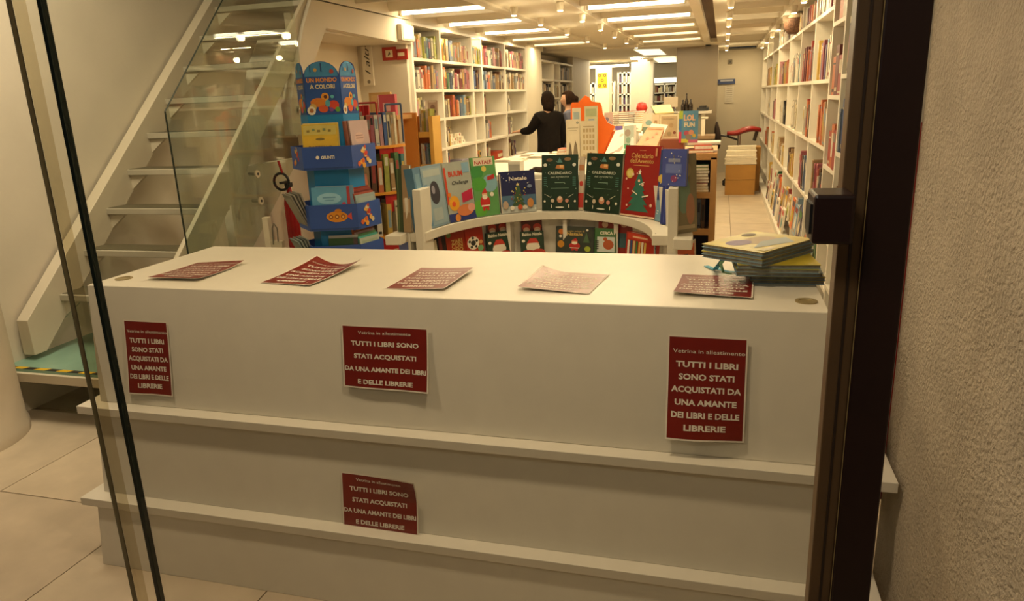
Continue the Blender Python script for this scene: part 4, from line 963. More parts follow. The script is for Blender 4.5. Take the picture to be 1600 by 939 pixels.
lb('children_book', 'red topped book behind the reindeer book on the lower ledge', 932, 985, 418, 421, 342, '8a2418', lambda w, H: [('c', w*.2, H*.88, w*.09, hm('c8a080')), ('c', w*.5, H*.92, w*.1, hm('d8a890'), H*.04), ('c', w*.75, H*.9, w*.09, hm('d8a890'), H*.05), ('r', w*.4, H*.5, w, H*.75, hm('3a5a60'))], dy=.045)
lb('children_book', 'green and white reindeer book with red band on the lower ledge', 928, 961, 423, 426, 358, '3f6a3c',
   lambda w, H: [('r', w*.12, H*.15, w*.95, H*.7, hm('c8d0cc')), ('t', 'CERCA', w*.55, H*.78, w*.6, H*.09, W1, .03), ('c', w*.65, H*.42, w*.25, hm('b0562c'), H*.18), ('c', w*.5, H*.62, w*.1, hm('b0562c')), ('r', 0, 0, w, H*.1, hm('a82820'))] + [('r', w*.03, H*(.25+.07*j), w*.2, H*(.28+.07*j), hm('2c2c28')) for j in range(5)])
lb('children_book', 'red boxed book set with handle and coloured spines on the lower ledge', 973, 1024, 427, 436, 367, 'a02a18',
   lambda w, H: [('r', w*.05, H*.8, w*.95, H*.97, hm('b83a20')), ('r', w*.2, H*.85, w*.65, H*.9, hm('e0b890'))] + [('r', w*(.06+.085*j), H*.12, w*(.12+.085*j), H*.75, hm(c)) for j, c in enumerate(('d8d8cc', '2f4f78', 'c8b070', '3f6a3c', 'c89a4c', 'd8d0b8', 'c8a850'))], th=.05)
lb('gift_book', 'pale thin book against the right upright under the ledge', 1027, 1035, 438, 440, 366, 'b8b4a8', lambda w, H: [('r', 0, H*.9, w, H, hm('7a8a4c'))])
lb('gift_book', 'dark blue book under the ledge by the right upright', 1033, 1043, 440, 442, 376, '3a447c', lambda w, H: [('r', w*.2, 0, w*.3, H, hm('5a68a8'))])

# ================================================================== BLUE CARDBOARD STAND
BL = mat('stand_blue', h('1a7cba'), .4, var=.05); BD = mat('stand_band_blue', h('34529c'), .4, var=.10, scale=4); BDK = mat('stand_blue_dark', h('24407a'), .4)
sc = Vector((-2.20, 3.90, 0)); A0 = math.radians(-72)
bs = thing('cardboard_book_stand', 'blue six-sided cardboard floor stand of picture books with arched header', 'book stand', sc)
def frame(k, r):
    a = A0 + k*PI/3; n = Vector((math.cos(a), math.sin(a), 0)); u = Vector((-n.y, n.x, 0))
    if k % 3 == 0: r = .121 + (r-.173)*.79; sh = 0
    else: r = .146 + (r-.173)*.83; sh = .015*(1 if k in (1, 4) else -1)
    return Matrix(((u.x, -n.x, 0, sc.x + n.x*r + u.x*sh), (u.y, -n.y, 0, sc.y + n.y*r + u.y*sh), (0, 0, 1, 0), (0, 0, 0, 1)))
def rbs(mb, name, **k):
    o = mb.build(name, bs, **k); o.matrix_parent_inverse = Matrix.Translation(bs.location).inverted(); return o
AP = .173
cM = MB()
for k in range(6): ww = .198 if k % 3 == 0 else .14; cM.box(-ww/2, ww/2, 0, .006, 0, 1.56, BL, frame(k, AP))
rbs(cM, 'column')
def hexband(z0, z1, ap, m, name):
    b = MB()
    for k in range(6): ww = .28 if k % 3 == 0 else .215; b.box(-ww/2, ww/2, 0, .006, z0, z1, m, frame(k, ap))
    return rbs(b, name)
def hexfloor(z, ap):
    b = MB(); ps = []; n = Vector((math.cos(A0), math.sin(A0), 0)); u = Vector((-n.y, n.x, 0))
    for zz in (z, z+.008):
        for q, w_ in ((-.14, .186), (.14, .186), (.245, 0), (.14, -.186), (-.14, -.186), (-.245, 0)): p = sc + u*q + n*w_; ps.append((p.x, p.y, zz))
    b.add(ps, [tuple(range(6)), tuple(range(11, 5, -1))] + [((i+1) % 6, i, i+6, (i+1) % 6+6) for i in range(6)], BDK); rbs(b, 'tray_floor')
APR = .255
rings = [(1.255, 1.385), (.905, 1.055), (.665, .815)]
for i, (z0, z1) in enumerate(rings):
    hexband(z0, z1, APR, BD, 'printed_band'); hexfloor(z0+.005, APR)
# header panels
for k in (0, 1, 2, 5):
    w_ = .198 if k == 0 else .14; f_ = w_/.198; pts = [(-w_/2, 1.56), (w_/2, 1.56), (w_/2, 1.76)] + [(w_/2*math.cos(q), 1.76 + .085*math.sin(q)) for q in [PI*j/12 for j in range(1, 12)]] + [(-w_/2, 1.76)]
    M = frame(k, AP + .004)
    hp_ = rbs(MB().prism(pts, .006, mat('header_blue', h('27509a'), .4, var=.12, scale=5), M), 'header_panel')
    wp = lambda u, v, kk, M=M, f_=f_: M @ Vector((u*f_, -.0008 - .0002*kk, v))
    it = [('p', [(.093*math.cos(q), 1.765 + .078*math.sin(q)) for q in [PI*j/12 for j in range(13)]], hm('3f86b8')), ('t', 'UN MONDO', 0, 1.735, .17, .022, hm('d98a3c'), .04), ('t', 'A COLORI', 0, 1.70, .14, .022, hm('d8c8a0'), .04),
          ('c', .01, 1.655, .022, hm('e0952c')), ('c', -.03, 1.625, .045, hm('d07a20'), .025), ('c', .012, 1.655, .010, hm('5a2a18')), ('c', .055, 1.61, .030, hm('c8442c'), .025), ('c', -.005, 1.59, .028, hm('d0562c'), .02),
          ('c', .022, 1.62, .014, hm('58a8b8'), .02), ('c', .05, 1.655, .010, hm('58b0c0')), ('c', .075, 1.585, .014, hm('5f9a3c')), ('c', -.062, 1.60, .02, hm('c8a85c')), ('c', -.072, 1.582, .024, hm('e0d8c4')), ('c', -.072, 1.582, .012, hm('a86a3c')),
          ('r', -.06, 1.79, -.056, 1.83, hm('24407a')), ('r', 0.0, 1.79, .006, 1.835, hm('24407a')), ('c', -.03, 1.80, .010, hm('c8a050')), ('c', .06, 1.79, .012, hm('a84a3c')), ('c', .04, 1.585, .012, hm('7a4a9a'))]
    a = MB(); tt = MB()
    for kk, q in enumerate(it):
        if q[0] == 'r': a.poly([wp(q[1], q[2], kk), wp(q[3], q[2], kk), wp(q[3], q[4], kk), wp(q[1], q[4], kk)], q[5])
        elif q[0] == 'p': a.poly([wp(u, v, kk) for u, v in q[1]], q[2])
        elif q[0] == 'c':
            ry = q[5] if len(q) > 5 else q[3]; a.poly([wp(q[1] + q[3]*math.cos(e), q[2] + ry*math.sin(e), kk) for e in [2*PI*i/14 for i in range(14)]], q[4])
        else: ptext(tt, q[1], q[2], q[3], q[4], q[5], q[6], lambda x, y: wp(x, y, kk), q[7])
    a.build('header_print', hp_); tt.build('lettering', hp_)
# prints on the bands
def bandprint(k, items):
    M = frame(k, APR); wp = lambda u, v, kk: M @ Vector((u, -.0008 - .0002*kk, v))
    a = MB(); tt = MB()
    for kk, q in enumerate(items):
        if q[0] == 'c':
            ry = q[5] if len(q) > 5 else q[3]; a.poly([wp(q[1] + q[3]*math.cos(e), q[2] + ry*math.sin(e), kk) for e in [2*PI*i/14 for i in range(14)]], q[4])
        elif q[0] == 'p': a.poly([wp(u, v, kk) for u, v in q[1]], q[2])
        else: ptext(tt, q[1], q[2], q[3], q[4], q[5], q[6], lambda x, y: wp(x, y, kk), q[7])
    if a.v: rbs(a, 'band_print')
    if tt.v: rbs(tt, 'lettering')
pal = ['d0602c', 'c83c2c', 'e0a03c', 'd8c8a0', 'c8502c', 'e08a3c', 'b83a4a', 'e0b060']
def heap(u, v, n=18):
    q = random.Random(5); o = []
    for i in range(n):
        f = q.random(); o.append(('c', u + (q.random()-.5)*.11*(1-f*.8), v + f*.11, .013*(1.2-f*.5), hm(q.choice(pal))))
    return o
bandprint(0, [('c', -.055, 1.325, .010, W1), ('t', 'GIUNTI', .002, 1.316, .075, .017, W1, .03)])
bandprint(1, heap(0, 1.265)); bandprint(5, heap(.0, 1.275, 10)); bandprint(1, heap(-.02, .93))
bandprint(0, [('c', .02, .985, .062, hm('d88a20'), .032), ('p', [(.075, .985), (.105, 1.008), (.105, .962)], hm('c84a3c'))] + [('c', -.015+.035*j, .985, .013, hm('8a4a18')) for j in range(3)] + [('c', -.015+.035*j, .985, .007, hm('e0b060')) for j in range(3)] + [('c', .03, 1.02, .02, hm('c87a18'), .01)])
bandprint(5, [('t', 'GIUNTI', -.03, .97, .06, .014, W1, .03)])
def pocket(label, k, r, u0, u1, z, H, cov, items, lean=.10, th=.008, name='picture_book'):
    M = frame(k, r); u0, u1 = (u0, u1) if k == 0 else (u0*.85, u1*.85); P0 = M @ Vector((u0, 0, z)); P1 = M @ Vector((u1, 0, z))
    return cover_book(name, label, P0, P1, H, th, cov, items, lean, 'picture books in the blue stand')
grid = lambda w, H: [('r', w*.04, H*.04, w*.96, H*.72, hm('d8b030')), ('r', w*.04, H*.76, w*.96, H*.97, hm('c8b860')), ('c', w*.5, H*.66, w*.13, hm('7a6a2c'), H*.03), ('t', 'BATTELLO', w*.5, H*.44, w*.66, H*.07, hm('7a5a20'), .02)] + [('c', w*(.2+.15*i), H*(.18+.14*j), w*.05, hm(('a8702c', '7a6a2c', 'b8842c')[(i+j) % 3])) for i in range(5) for j in range(2)] + [('r', w*(.14+.15*i), H*(.82+.03*(i % 2)), w*(.22+.15*i), H*(.87+.03*(i % 2)), hm(('8a7a3c', '7a8a5c')[i % 2])) for i in range(5)]
pocket('yellow patterned picture book in the top front pocket of the blue stand', 0, .245, -.135, .065, 1.265, .245, 'cfae2e', grid, .12)
pocket('second yellow picture book close behind the front one of the blue stand', 0, .225, -.13, .07, 1.265, .25, 'd8c070', lambda w, H: [], .10)
for i in range(5):
    cc = ('9a5a4a', 'a86a5c', 'b87a6c', '8a5a50', 'b8a0a0')[i]
    pocket(f'rose grey picture book, {ORD[4-i]} from front, top right pocket of the blue stand', 1, .200 + .012*i, -.09, .10, 1.265, .255, cc,
           (lambda w, H: [('c', w*.45, H*.62, w*.26, hm('c8a8a0'), H*.12), ('r', w*.25, H*.6, w*.65, H*.62, hm('8a6a6a')), ('r', w*.25, H*.66, w*.65, H*.68, hm('8a6a6a')), ('c', w*.3, H*.2, w*.1, hm('7a4a4a')), ('c', w*.7, H*.25, w*.12, hm('c88a8a'))]) if i == 4 else (lambda w, H: []), .08)
pocket('pale blue picture book with oval title in the second front pocket of the blue stand', 0, .245, -.12, .10, .92, .235, '5f9cc0',
       lambda w, H: [('c', w*.45, H*.72, w*.32, hm('8fc0d8'), H*.14), ('r', w*.28, H*.73, w*.62, H*.76, hm('5f90b0')), ('r', w*.33, H*.67, w*.57, H*.69, hm('5f90b0')), ('c', w*.83, H*.58, w*.05, hm('c8445c')), ('c', w*.35, H*.3, w*.12, hm('a8302c'), H*.12), ('c', w*.58, H*.34, w*.1, hm('d8d0c8'), H*.1), ('c', w*.82, H*.32, w*.09, hm('a86a4c'), H*.1), ('r', 0, 0, w, H*.12, hm('7ab0c8')), ('r', w*.92, 0, w, H, hm('a83a3c'))], .12)
pocket('second pale blue picture book behind the oval titled one', 0, .228, -.10, .12, .92, .24, '7a98b0', lambda w, H: [], .10)
for i in range(5):
    cc = ('7a2a24', '8a3a30', '6a2a2a', '9a4a3a', '8fa0a0')[i]
    pocket(f'dark red picture book, {ORD[4-i]} from front, second right pocket of the blue stand', 1, .20 + .012*i, -.10, .11, .92, .22 - .01*i, cc,
           (lambda w, H: [('r', w*.1, H*.1, w*.9, H*.9, hm('9aa8a4'))]) if i == 4 else (lambda w, H: [('c', w*.3, H*.85, w*.1, hm('c8844c')), ('c', w*.7, H*.85, w*.1, hm('c8844c'))]), .10)
pocket('tall reddish picture book with brown ovals behind the second right pocket row', 1, .188, -.07, .12, .92, .285, 'b0654a', lambda w, H: [('c', w*.3, H*.86, w*.12, hm('7a3020')), ('c', w*.72, H*.86, w*.12, hm('7a3020'))], .08)
pocket('dark green picture book in the third front pocket of the blue stand', 0, .245, -.05, .12, .68, .175, '2a4a2c', lambda w, H: [('r', w*.1, H*.5, w*.8, H*.75, hm('6a5a2c')), ('c', w*.88, H*.6, w*.06, hm('5aa83c')), ('r', w*.85, 0, w, H, hm('4a3a3c'))], .12)
pocket('grey backed picture book behind the dark green one in the blue stand', 0, .23, -.05, .12, .68, .19, 'a8a8a4', lambda w, H: [], .10)
for i in range(6):
    cc = ('b8703c', 'a85a3c', 'b89a9c', '5a8a5c', '4a9a8c', 'a8b0a0')[i]
    pocket(f'thin picture book, {ORD[5-i]} from front, third right pocket of the blue stand', 1, .195 + .011*i, -.10, .11, .68, .225 - .012*i, cc, lambda w, H: [('r', w*.1, H*.1, w*.9, H*.9, hm('9aa890'))], .10)
for i in range(4):
    pocket(f'grey leaning picture book, {ORD[i]} from the top in the left pocket of the blue stand', 5, .25 - .012*i, -.14, .06, .92, .21, ('8a8578', '9a9488', '7d7a70', 'a09a8c')[i], lambda w, H: [('r', w*.1, H*.1, w*.9, H*.9, hm('a8a294'))], -.42+.05*i)
    pocket(f'grey leaning picture book, {ORD[i]} from top, low left pocket of the blue stand', 5, .25 - .012*i, -.14, .06, .68, .18, ('7d8a88', '8a948c', '6f7a74', '9a9e92')[i], lambda w, H: [('r', w*.1, H*.1, w*.9, H*.9, hm('98a098'))], -.42+.05*i)
# ================================================================== RED CHILDREN'S RACK
RR = mat('rack_red', h('a81f1c'), .4); RY = mat('rack_yellow_edge', h('d9902c'), .45)
rc0 = Vector((-2.43, 4.78, 0))
rk = thing('children_book_rack', 'red fan-shaped rack with yellow shelf edges behind the blue stand', 'book rack', rc0)
def rr(mb, name, t=rk, **k):
    o = mb.build(name, t, **k); o.matrix_parent_inverse = Matrix.Translation(t.location).inverted(); return o
RS_ = [(1.33, .29), (1.02, .33), (.72, .34), (.42, .34)]
for z, r in RS_:
    m = MB(); n = 14; a0, a1 = math.radians(-120), math.radians(5)
    vs = [(rc0.x, rc0.y, zz) for zz in (z-.018, z)]
    for i in range(n+1):
        a = a0 + (a1-a0)*i/n
        for zz in (z-.018, z): vs.append((rc0.x + r*math.cos(a), rc0.y + r*math.sin(a), zz))
    fs = [tuple([0] + [2+2*i for i in range(n+1)]), tuple([1] + [3+2*i for i in range(n, -1, -1)])] + [(2+2*i, 4+2*i, 5+2*i, 3+2*i) for i in range(n)] + [(0, 2, 3, 1), (0, 1, 2*n+3, 2*n+2)]
    m.add(vs, fs, RY); rr(m, 'shelf')
for z, r, hh, d0, d1 in ((1.312, .275, .07, -45, 5), (1.002, .315, .12, -45, 5), (.702, .325, .28, -55, 5)):
    m = MB(); n = 8; vs = []
    for i in range(n+1):
        a = math.radians(d0 + (d1-d0)*i/n)
        for rr_, zz in ((r, z-hh), (r, z), (r-.006, z), (r-.006, z-hh)): vs.append((rc0.x + rr_*math.cos(a), rc0.y + rr_*math.sin(a), zz))
    m.add(vs, [(4*i+k, 4*i+4+k, 4*i+4+(k+1) % 4, 4*i+(k+1) % 4) for i in range(n) for k in range(4)] + [(0, 1, 2, 3), (4*n+3, 4*n+2, 4*n+1, 4*n)], RR); rr(m, 'apron')
for a, nm in ((-22, 'side_panel'), (-118, 'side_panel')):
    a = math.radians(a); d = Vector((math.cos(a), math.sin(a), 0)); nn = Vector((-d.y, d.x, 0))
    m = MB()
    for (z0, z1, r) in ((0, .72, .345), (.72, 1.02, .20), (.885, 1.00, .33), (1.02, 1.312, .16), (1.24, 1.312, .285), (1.312, 1.60, .06)):
        M = Matrix(((d.x, nn.x, 0, rc0.x), (d.y, nn.y, 0, rc0.y), (0, 0, 1, 0), (0, 0, 0, 1)))
        m.box(0, r, -.006, .006, z0, z1, RR, M)
    rr(m, nm)
rr(MB().path([(-2.43, 4.6, 1.34), (-2.43, 4.6, 1.615), (-2.24, 4.6, 1.615), (-2.24, 4.62, 1.34)], .007, RR), 'wire_frame')
rr(MB().path([(-2.23, 4.72, 1.34), (-2.23, 4.72, 1.60), (-2.15, 4.80, 1.60), (-2.15, 4.80, 1.34)], .007, hm('3a4a6a')), 'wire_frame')
rr(MB().tube((rc0.x, rc0.y, 0), (rc0.x, rc0.y, 1.6), .02, RR), 'centre_post')
fan = {0: ['light blue', 'light blue', 'white', 'tan', 'brown', 'orange', 'brown', 'cream', 'red', 'rose', 'white', 'pink', 'blue', 'cream', 'tan', 'cream'],
       1: ['tan', 'light blue', 'slate blue', 'purple', 'white', 'tan', 'brown', 'orange', 'lime', 'tan', 'green', 'teal'],
       2: ['teal', 'white', 'yellow', 'tan', 'white', 'yellow', 'cream', 'orange'], 3: ['red', 'yellow', 'white', 'orange', 'cream', 'yellow']}
for j, lst in fan.items():
    z, r = RS_[j]; n = len(lst)
    for i, cn in enumerate(lst):
        a = math.radians(-112 + (100)*(i+.5)/n); d = Vector((math.cos(a), math.sin(a), 0))
        hh = (R.uniform(.20, .235), R.uniform(.2, .27), R.uniform(.2, .24), .2)[j]
        p = rc0 + d*(r-.012) + Vector((0, 0, z))
        t_ = min(.034, math.radians(100)/n*r*.8)
        p -= Vector((-d.y, d.x, 0))*t_/2
        shelf_book(f'{cn} picture book, {ORD[i]} from left, {("upper", "middle", "lower", "bottom")[j]} fan shelf of the red rack', cn, p, t_, hh, .17, a + PI/2, 'picture books in the red rack', R.uniform(-.03, .05))
# things on top of the rack and in the niche
m = MB().box(-.09, .09, -.015, .015, 0, .17, hm('d0a868')).box(-.075, .075, -.016, -.015, .02, .15, hm('dcb87c')); o = m.build('sand_board', bevel=.003); p = at(590, 165, 5.3); o.location = (p.x+.03, 5.3, 1.521); tag(o, 'sand coloured board standing behind the red rack', 'board')
m = MB().box(-.07, .07, -.02, .02, 0, .15, hm('c8505c')).box(-.03, .03, -.021, -.02, .03, .09, hm('e8b8b4')).box(-.065, -.06, -.021, -.02, 0, .15, hm('f0dcd4')); o = m.build('gift_box', bevel=.003); p = at(604, 165, 5.1); o.location = (p.x, 5.12, 1.521); tag(o, 'pinkish red box with a pale square behind the red rack', 'box')
sh = MB().box(-2.75, -2.30, 5.05, 5.33, 1.49, 1.52, WOOD).box(-2.75, -2.72, 5.05, 5.33, 0, 1.49, WOOD).box(-2.45, -2.42, 5.05, 5.33, 0, 1.49, WOOD)
tag(sh.build('plank_rack'), 'plain wooden plank stand behind the red rack carrying the board and box', 'stand')

# ---- wooden unit right of the rack
wu = thing('wooden_bookcase', 'narrow orange wooden bookcase with yellow and blue books beside the red rack', 'bookcase', (-2.27, 5.4, 0))
OW = mat('orange_wood_panel', h('d08a3c'), .5, var=.06, scale=3); YW = mat('honey_wood', h('d8a850'), .5, var=.06, scale=5)
rr(MB().box(-2.39, -2.28, 5.36, 5.38, 0, 1.53, OW), 'front_panel', wu); rr(MB().box(-2.39, -2.37, 5.38, 5.52, 0, 1.53, OW), 'side_panel', wu)
for z in (1.37, 1.12, .86, .6, .3): rr(MB().box(-2.28, -2.18, 5.40, 5.52, z-.02, z, YW).box(-2.275, -2.175, 5.37, 5.40, z-.03, z+.012, YW), 'shelf', wu)
rr(MB().box(-2.18, -2.148, 5.36, 5.52, 0, 1.50, YW), 'side_panel', wu); rr(MB().box(-2.39, -2.148, 5.52, 5.53, 0, 1.50, OW), 'back_panel', wu)
for j, (z, lst) in enumerate(((1.37, ['cream', 'yellow', 'lime', 'white', 'lime']), (1.12, ['white', 'white', 'slate blue', 'light blue', 'teal', 'cream']))):
    x = -2.275
    for i, cn in enumerate(lst):
        t = .092/len(lst); shelf_book(f'{cn} book, {ORD[i]} from left, {("upper", "lower")[j]} shelf of the orange wooden bookcase', cn, (x, 5.405, z), t*.93, (.18, .165)[j]*R.uniform(.93, 1.05), .11, 0, 'books in the orange wooden bookcase', .02 if j == 0 else 0); x += t
cover_book('magazine', 'pale rose magazine standing on top of the orange wooden bookcase', (-2.235, 5.50, 1.502), (-2.155, 5.50, 1.502), .115, .01, 'b8a08c', lambda w, H: [('c', w*.5, H*.55, w*.25, hm('8a6a5c')), ('r', w*.1, H*.88, w*.9, H*.96, hm('d8ccb8')), ('c', w*.7, H*.25, w*.15, hm('7a6a58'))], .1)

# ---- fire extinguisher with hose and white barrier post near the stairs
fx = thing('fire_extinguisher', 'red fire extinguisher with black hose loop on the wall left of the blue stand', 'fire extinguisher', (-2.80, 4.28, .86))
p = at(452, 320, 4.28)
EX = Vector((p.x-.0, 4.30, 0)); RX = mat('extinguisher_red', h('a8201a'), .25)
def rf(mb, name, **k):
    o = mb.build(name, fx, **k); o.matrix_parent_inverse = Matrix.Translation(fx.location).inverted(); return o
rf(MB().lathe([(.001, .62), (.042, .62), (.045, .65), (.045, .98), (.035, 1.03), (.018, 1.06), (.018, 1.09), (.001, 1.09)], RX, (EX.x, EX.y, 0), 20), 'cylinder', smooth=True)
rf(MB().box(EX.x-.012, EX.x+.012, EX.y-.03, EX.y+.03, 1.09, 1.12, BLACK).box(EX.x-.01, EX.x+.01, EX.y-.09, EX.y-.01, 1.12, 1.135, BLACK), 'valve_handle')
hp = [(EX.x - .005 + .055*math.cos(q), EX.y-.07, 1.135 + .055*math.sin(q)) for q in [2*PI*i/20 for i in range(21)]]
rf(MB().path(hp, .009, BLACK), 'hose')
rf(MB().tube((EX.x+.01, EX.y-.07, 1.19), (EX.x-.01, EX.y-.07, 1.27), .008, RX), 'release_lever')
rf(MB().box(EX.x-.03, EX.x+.03, EX.y+.06, EX.y+.12, .6, .62, STEEL).box(EX.x-.012, EX.x+.012, EX.y-.02, EX.y+.02, 0, .62, STEEL), 'stand')
bp = thing('barrier_post', 'white square post with thin grey cable loop standing beside the stairs', 'post', (-2.60, 3.8, 0))
p = at(413, 340, 3.8); q = at(428, 350, 3.8)
def rp_(mb, name, **k):
    o = mb.build(name, bp, **k); o.matrix_parent_inverse = Matrix.Translation(bp.location).inverted(); return o
rp_(MB().box(p.x-.02, p.x+.02, 3.8, 3.84, 0, p.z, hm('e8dcc4', .4)), 'post', bevel=.003)
rp_(MB().path([(p.x+.04, 3.8, .80), (p.x+.045, 3.8, .90), (p.x+.06, 3.8, .93), (p.x+.08, 3.8, .90), (p.x+.075, 3.8, .82)], .004, hm('7a7464')), 'cable_loop')
rp_(MB().box(p.x+.02, p.x+.1, 3.8, 3.83, 0, .82, hm('c8bca0')), 'side_plate')

# ================================================================== BACK DISPLAY TABLE
TZ = 1.12
tb = thing('display_table', 'white display table with calendars and papers behind the curved unit', 'table', (-1.2, 5.4, 0))
def rtb(mb, name, **k):
    o = mb.build(name, tb, **k); o.matrix_parent_inverse = Matrix.Translation(tb.location).inverted(); return o
rtb(MB().box(-1.75, -.48, 4.62, 6.35, TZ-.035, TZ, WHITE), 'table_top', bevel=.003)
rtb(MB().box(-1.70, -.53, 4.75, 6.25, .08, TZ-.035, WHITE), 'cabinet_body')
def onT(label, name, cat, x0, y0, x1, cc, Y, d, items=None, lean=.0, z=TZ, grp=None):
    a = at(x0, 238, Y); b = at(x1, 238, Y); H = at((x0+x1)/2, y0, Y).z - z
    return cover_book(name, label, (a.x, Y, z+.001), (b.x, Y, z+.001), H, d, cc, items or (lambda w, H: []), lean, grp, cat)
onT('tall cream calendar with drawn cats standing on the back table', 'calendar', 'calendar', 885, 187, 906, 'd8ccb4', 5.75, .03,
    lambda w, H: [('r', w*.1, H*.78, w*.9, H*.80, hm('a89c84')), ('r', w*.2, H*.72, w*.8, H*.735, hm('a89c84')), ('p', [(w*.15, H*.08), (w*.45, H*.08), (w*.38, H*.32), (w*.28, H*.44), (w*.2, H*.3)], hm('6a5c4a')), ('p', [(w*.5, H*.08), (w*.88, H*.08), (w*.8, H*.36), (w*.68, H*.48), (w*.58, H*.32)], hm('7a6c58')), ('c', w*.85, H*.92, w*.1, hm('8a8a80'))])
onT('tall cream calendar with rows of little windows on the back table', 'calendar', 'calendar', 908, 189, 932, 'd0c4a8', 5.75, .03,
    lambda w, H: [('r', w*.15, H*.84, w*.85, H*.87, hm('a89a7c'))] + [('r', w*(.15+.2*i), H*(.24+.155*j), w*(.27+.2*i), H*(.34+.155*j), hm('a8926a')) for i in range(4) for j in range(4)] + [('p', [(w*.5, H*.02), (w*.95, H*.02), (w*.62, H*.2)], hm('a87a4c')), ('c', w*.2, H*.08, w*.12, hm('b8a484'))])
onT('pale card with blue photo standing in front of the orange cutout, left', 'calendar', 'card', 895, 169, 908, 'd8d0b8', 5.95, .01, lambda w, H: [('r', w*.15, H*.55, w*.85, H*.92, hm('9fb0b4'))])
onT('pale greenish card with blue photo in front of the orange cutout, right', 'calendar', 'card', 914, 166, 934, 'c8c4a0', 5.95, .01, lambda w, H: [('r', w*.1, H*.8, w*.9, H*.95, hm('a8b088')), ('r', w*.3, H*.5, w*.75, H*.75, hm('8a9fb8'))])
# orange cardboard cutout
ps = [(891.7, 242), (891.7, 164), (894, 160), (903.4, 160), (911, 152), (914, 149.2), (919.8, 151.7), (924.5, 158.7), (937.4, 160), (940, 166), (941.5, 178), (949, 191.5), (960.8, 197.4), (955, 210), (942, 242)]
pp = [at(a, b, 6.10) for a, b in ps]
oc = thing('cardboard_display', 'bright orange cardboard display cutout with peaked top behind the calendars', 'display', (pp[0].x, 6.10, TZ))
def ro(mb, name, **k):
    o = mb.build(name, oc, **k); o.matrix_parent_inverse = Matrix.Translation(oc.location).inverted(); return o
OR = mat('cardboard_orange', h('dd6410'), .5, var=.05)
out = [(p.x, max(p.z, TZ+.001)) for p in pp]
ro(MB().prism(out, .02, OR, Matrix.Translation((0, 6.10, 0))), 'cutout_panel')
x1 = at(938, 200, 6.1).x; x2 = at(958, 203, 6.1).x
ro(MB().box(x1, x2, 6.12, 6.30, TZ, at(950, 205, 6.1).z, OR), 'side_box')
# papers, booklets and small things on the table
q = 0
for (x0, x1, y, Y, cc, nm) in ((812, 860, 241, 5.75, 'e6e0d2', 'white paper sheet pile at the left of the back table'), (852, 898, 239, 5.6, 'eee6cc', 'cream open booklet on the back table before the cat calendar'),
                               (822, 905, 244, 5.35, 'e2dcc8', 'long white paper pile on the back table above the green calendar'), (768, 812, 250, 5.1, 'd8ccb0', 'cream paper pile at the left end of the back table')):
    a = atz(x0, y, TZ+.02); b = atz(x1, y, TZ+.02); m = MB()
    for k in range(3): m.box(a.x + .01*k, b.x - .015*k, a.y - .02 + .01*k, a.y + .22, .006*k, .006*k + .005, hm(cc if k != 1 else 'c4bca8'))
    o = m.build('paper_pile'); o.location = (0, 0, TZ); tag(o, nm, 'paper')
for k in range(3):
    a = at(869 + k, 230, 5.9); b = at(884 - k, 230, 5.9)
    o = MB().box(a.x, b.x, 5.9, 6.05, 0, .024, hm(('d8783c', 'e8c89c', 'd0602c')[k])).box(a.x+.004, b.x+.001, 5.898, 6.048, .004, .020, PAPER).build('book'); o.location = (0, 0, TZ + k*.0245)
    tag(o, f'small orange book, {("bottom", "middle", "top")[k]} of the little stack on the back table', 'book', 'little orange stack on the back table')
a = at(794, 262, 4.72); b = at(813, 262, 4.72)
o = MB().box(a.x, b.x, 4.72, 4.82, 0, .075, hm('cfcabc')).box(a.x+.005, b.x-.005, 4.719, 4.72, .01, .06, hm('9a978f')).box(a.x, b.x, 4.72, 4.82, .075, .082, hm('efe8d8')).build('small_box'); o.location = (0, 0, TZ); tag(o, 'white box with grey scribbled front at the front of the back table', 'box')
# dark glove
gl = MB(); GM = mat('dark_brown_felt', (.035, .018, .010), .9)
a = at(823, 261, 4.66); b = at(844, 256, 4.66)
gl.tube((b.x+.01, 4.7, .022), (a.x+.045, 4.69, .028), .020, GM, .018, 10); gl.tube((a.x+.05, 4.69, .028), (a.x+.012, 4.68, .020), .015, GM, .008, 8); gl.tube((a.x+.05, 4.68, .022), (a.x+.02, 4.66, .010), .010, GM, .006, 8); gl.tube((a.x+.06, 4.70, .03), (a.x+.03, 4.72, .034), .010, GM, .006, 8)
o = gl.build('glove', smooth=True); o.location = (0, 0, TZ); tag(o, 'dark brown glove lying beside the left green advent calendar on the back table', 'glove')

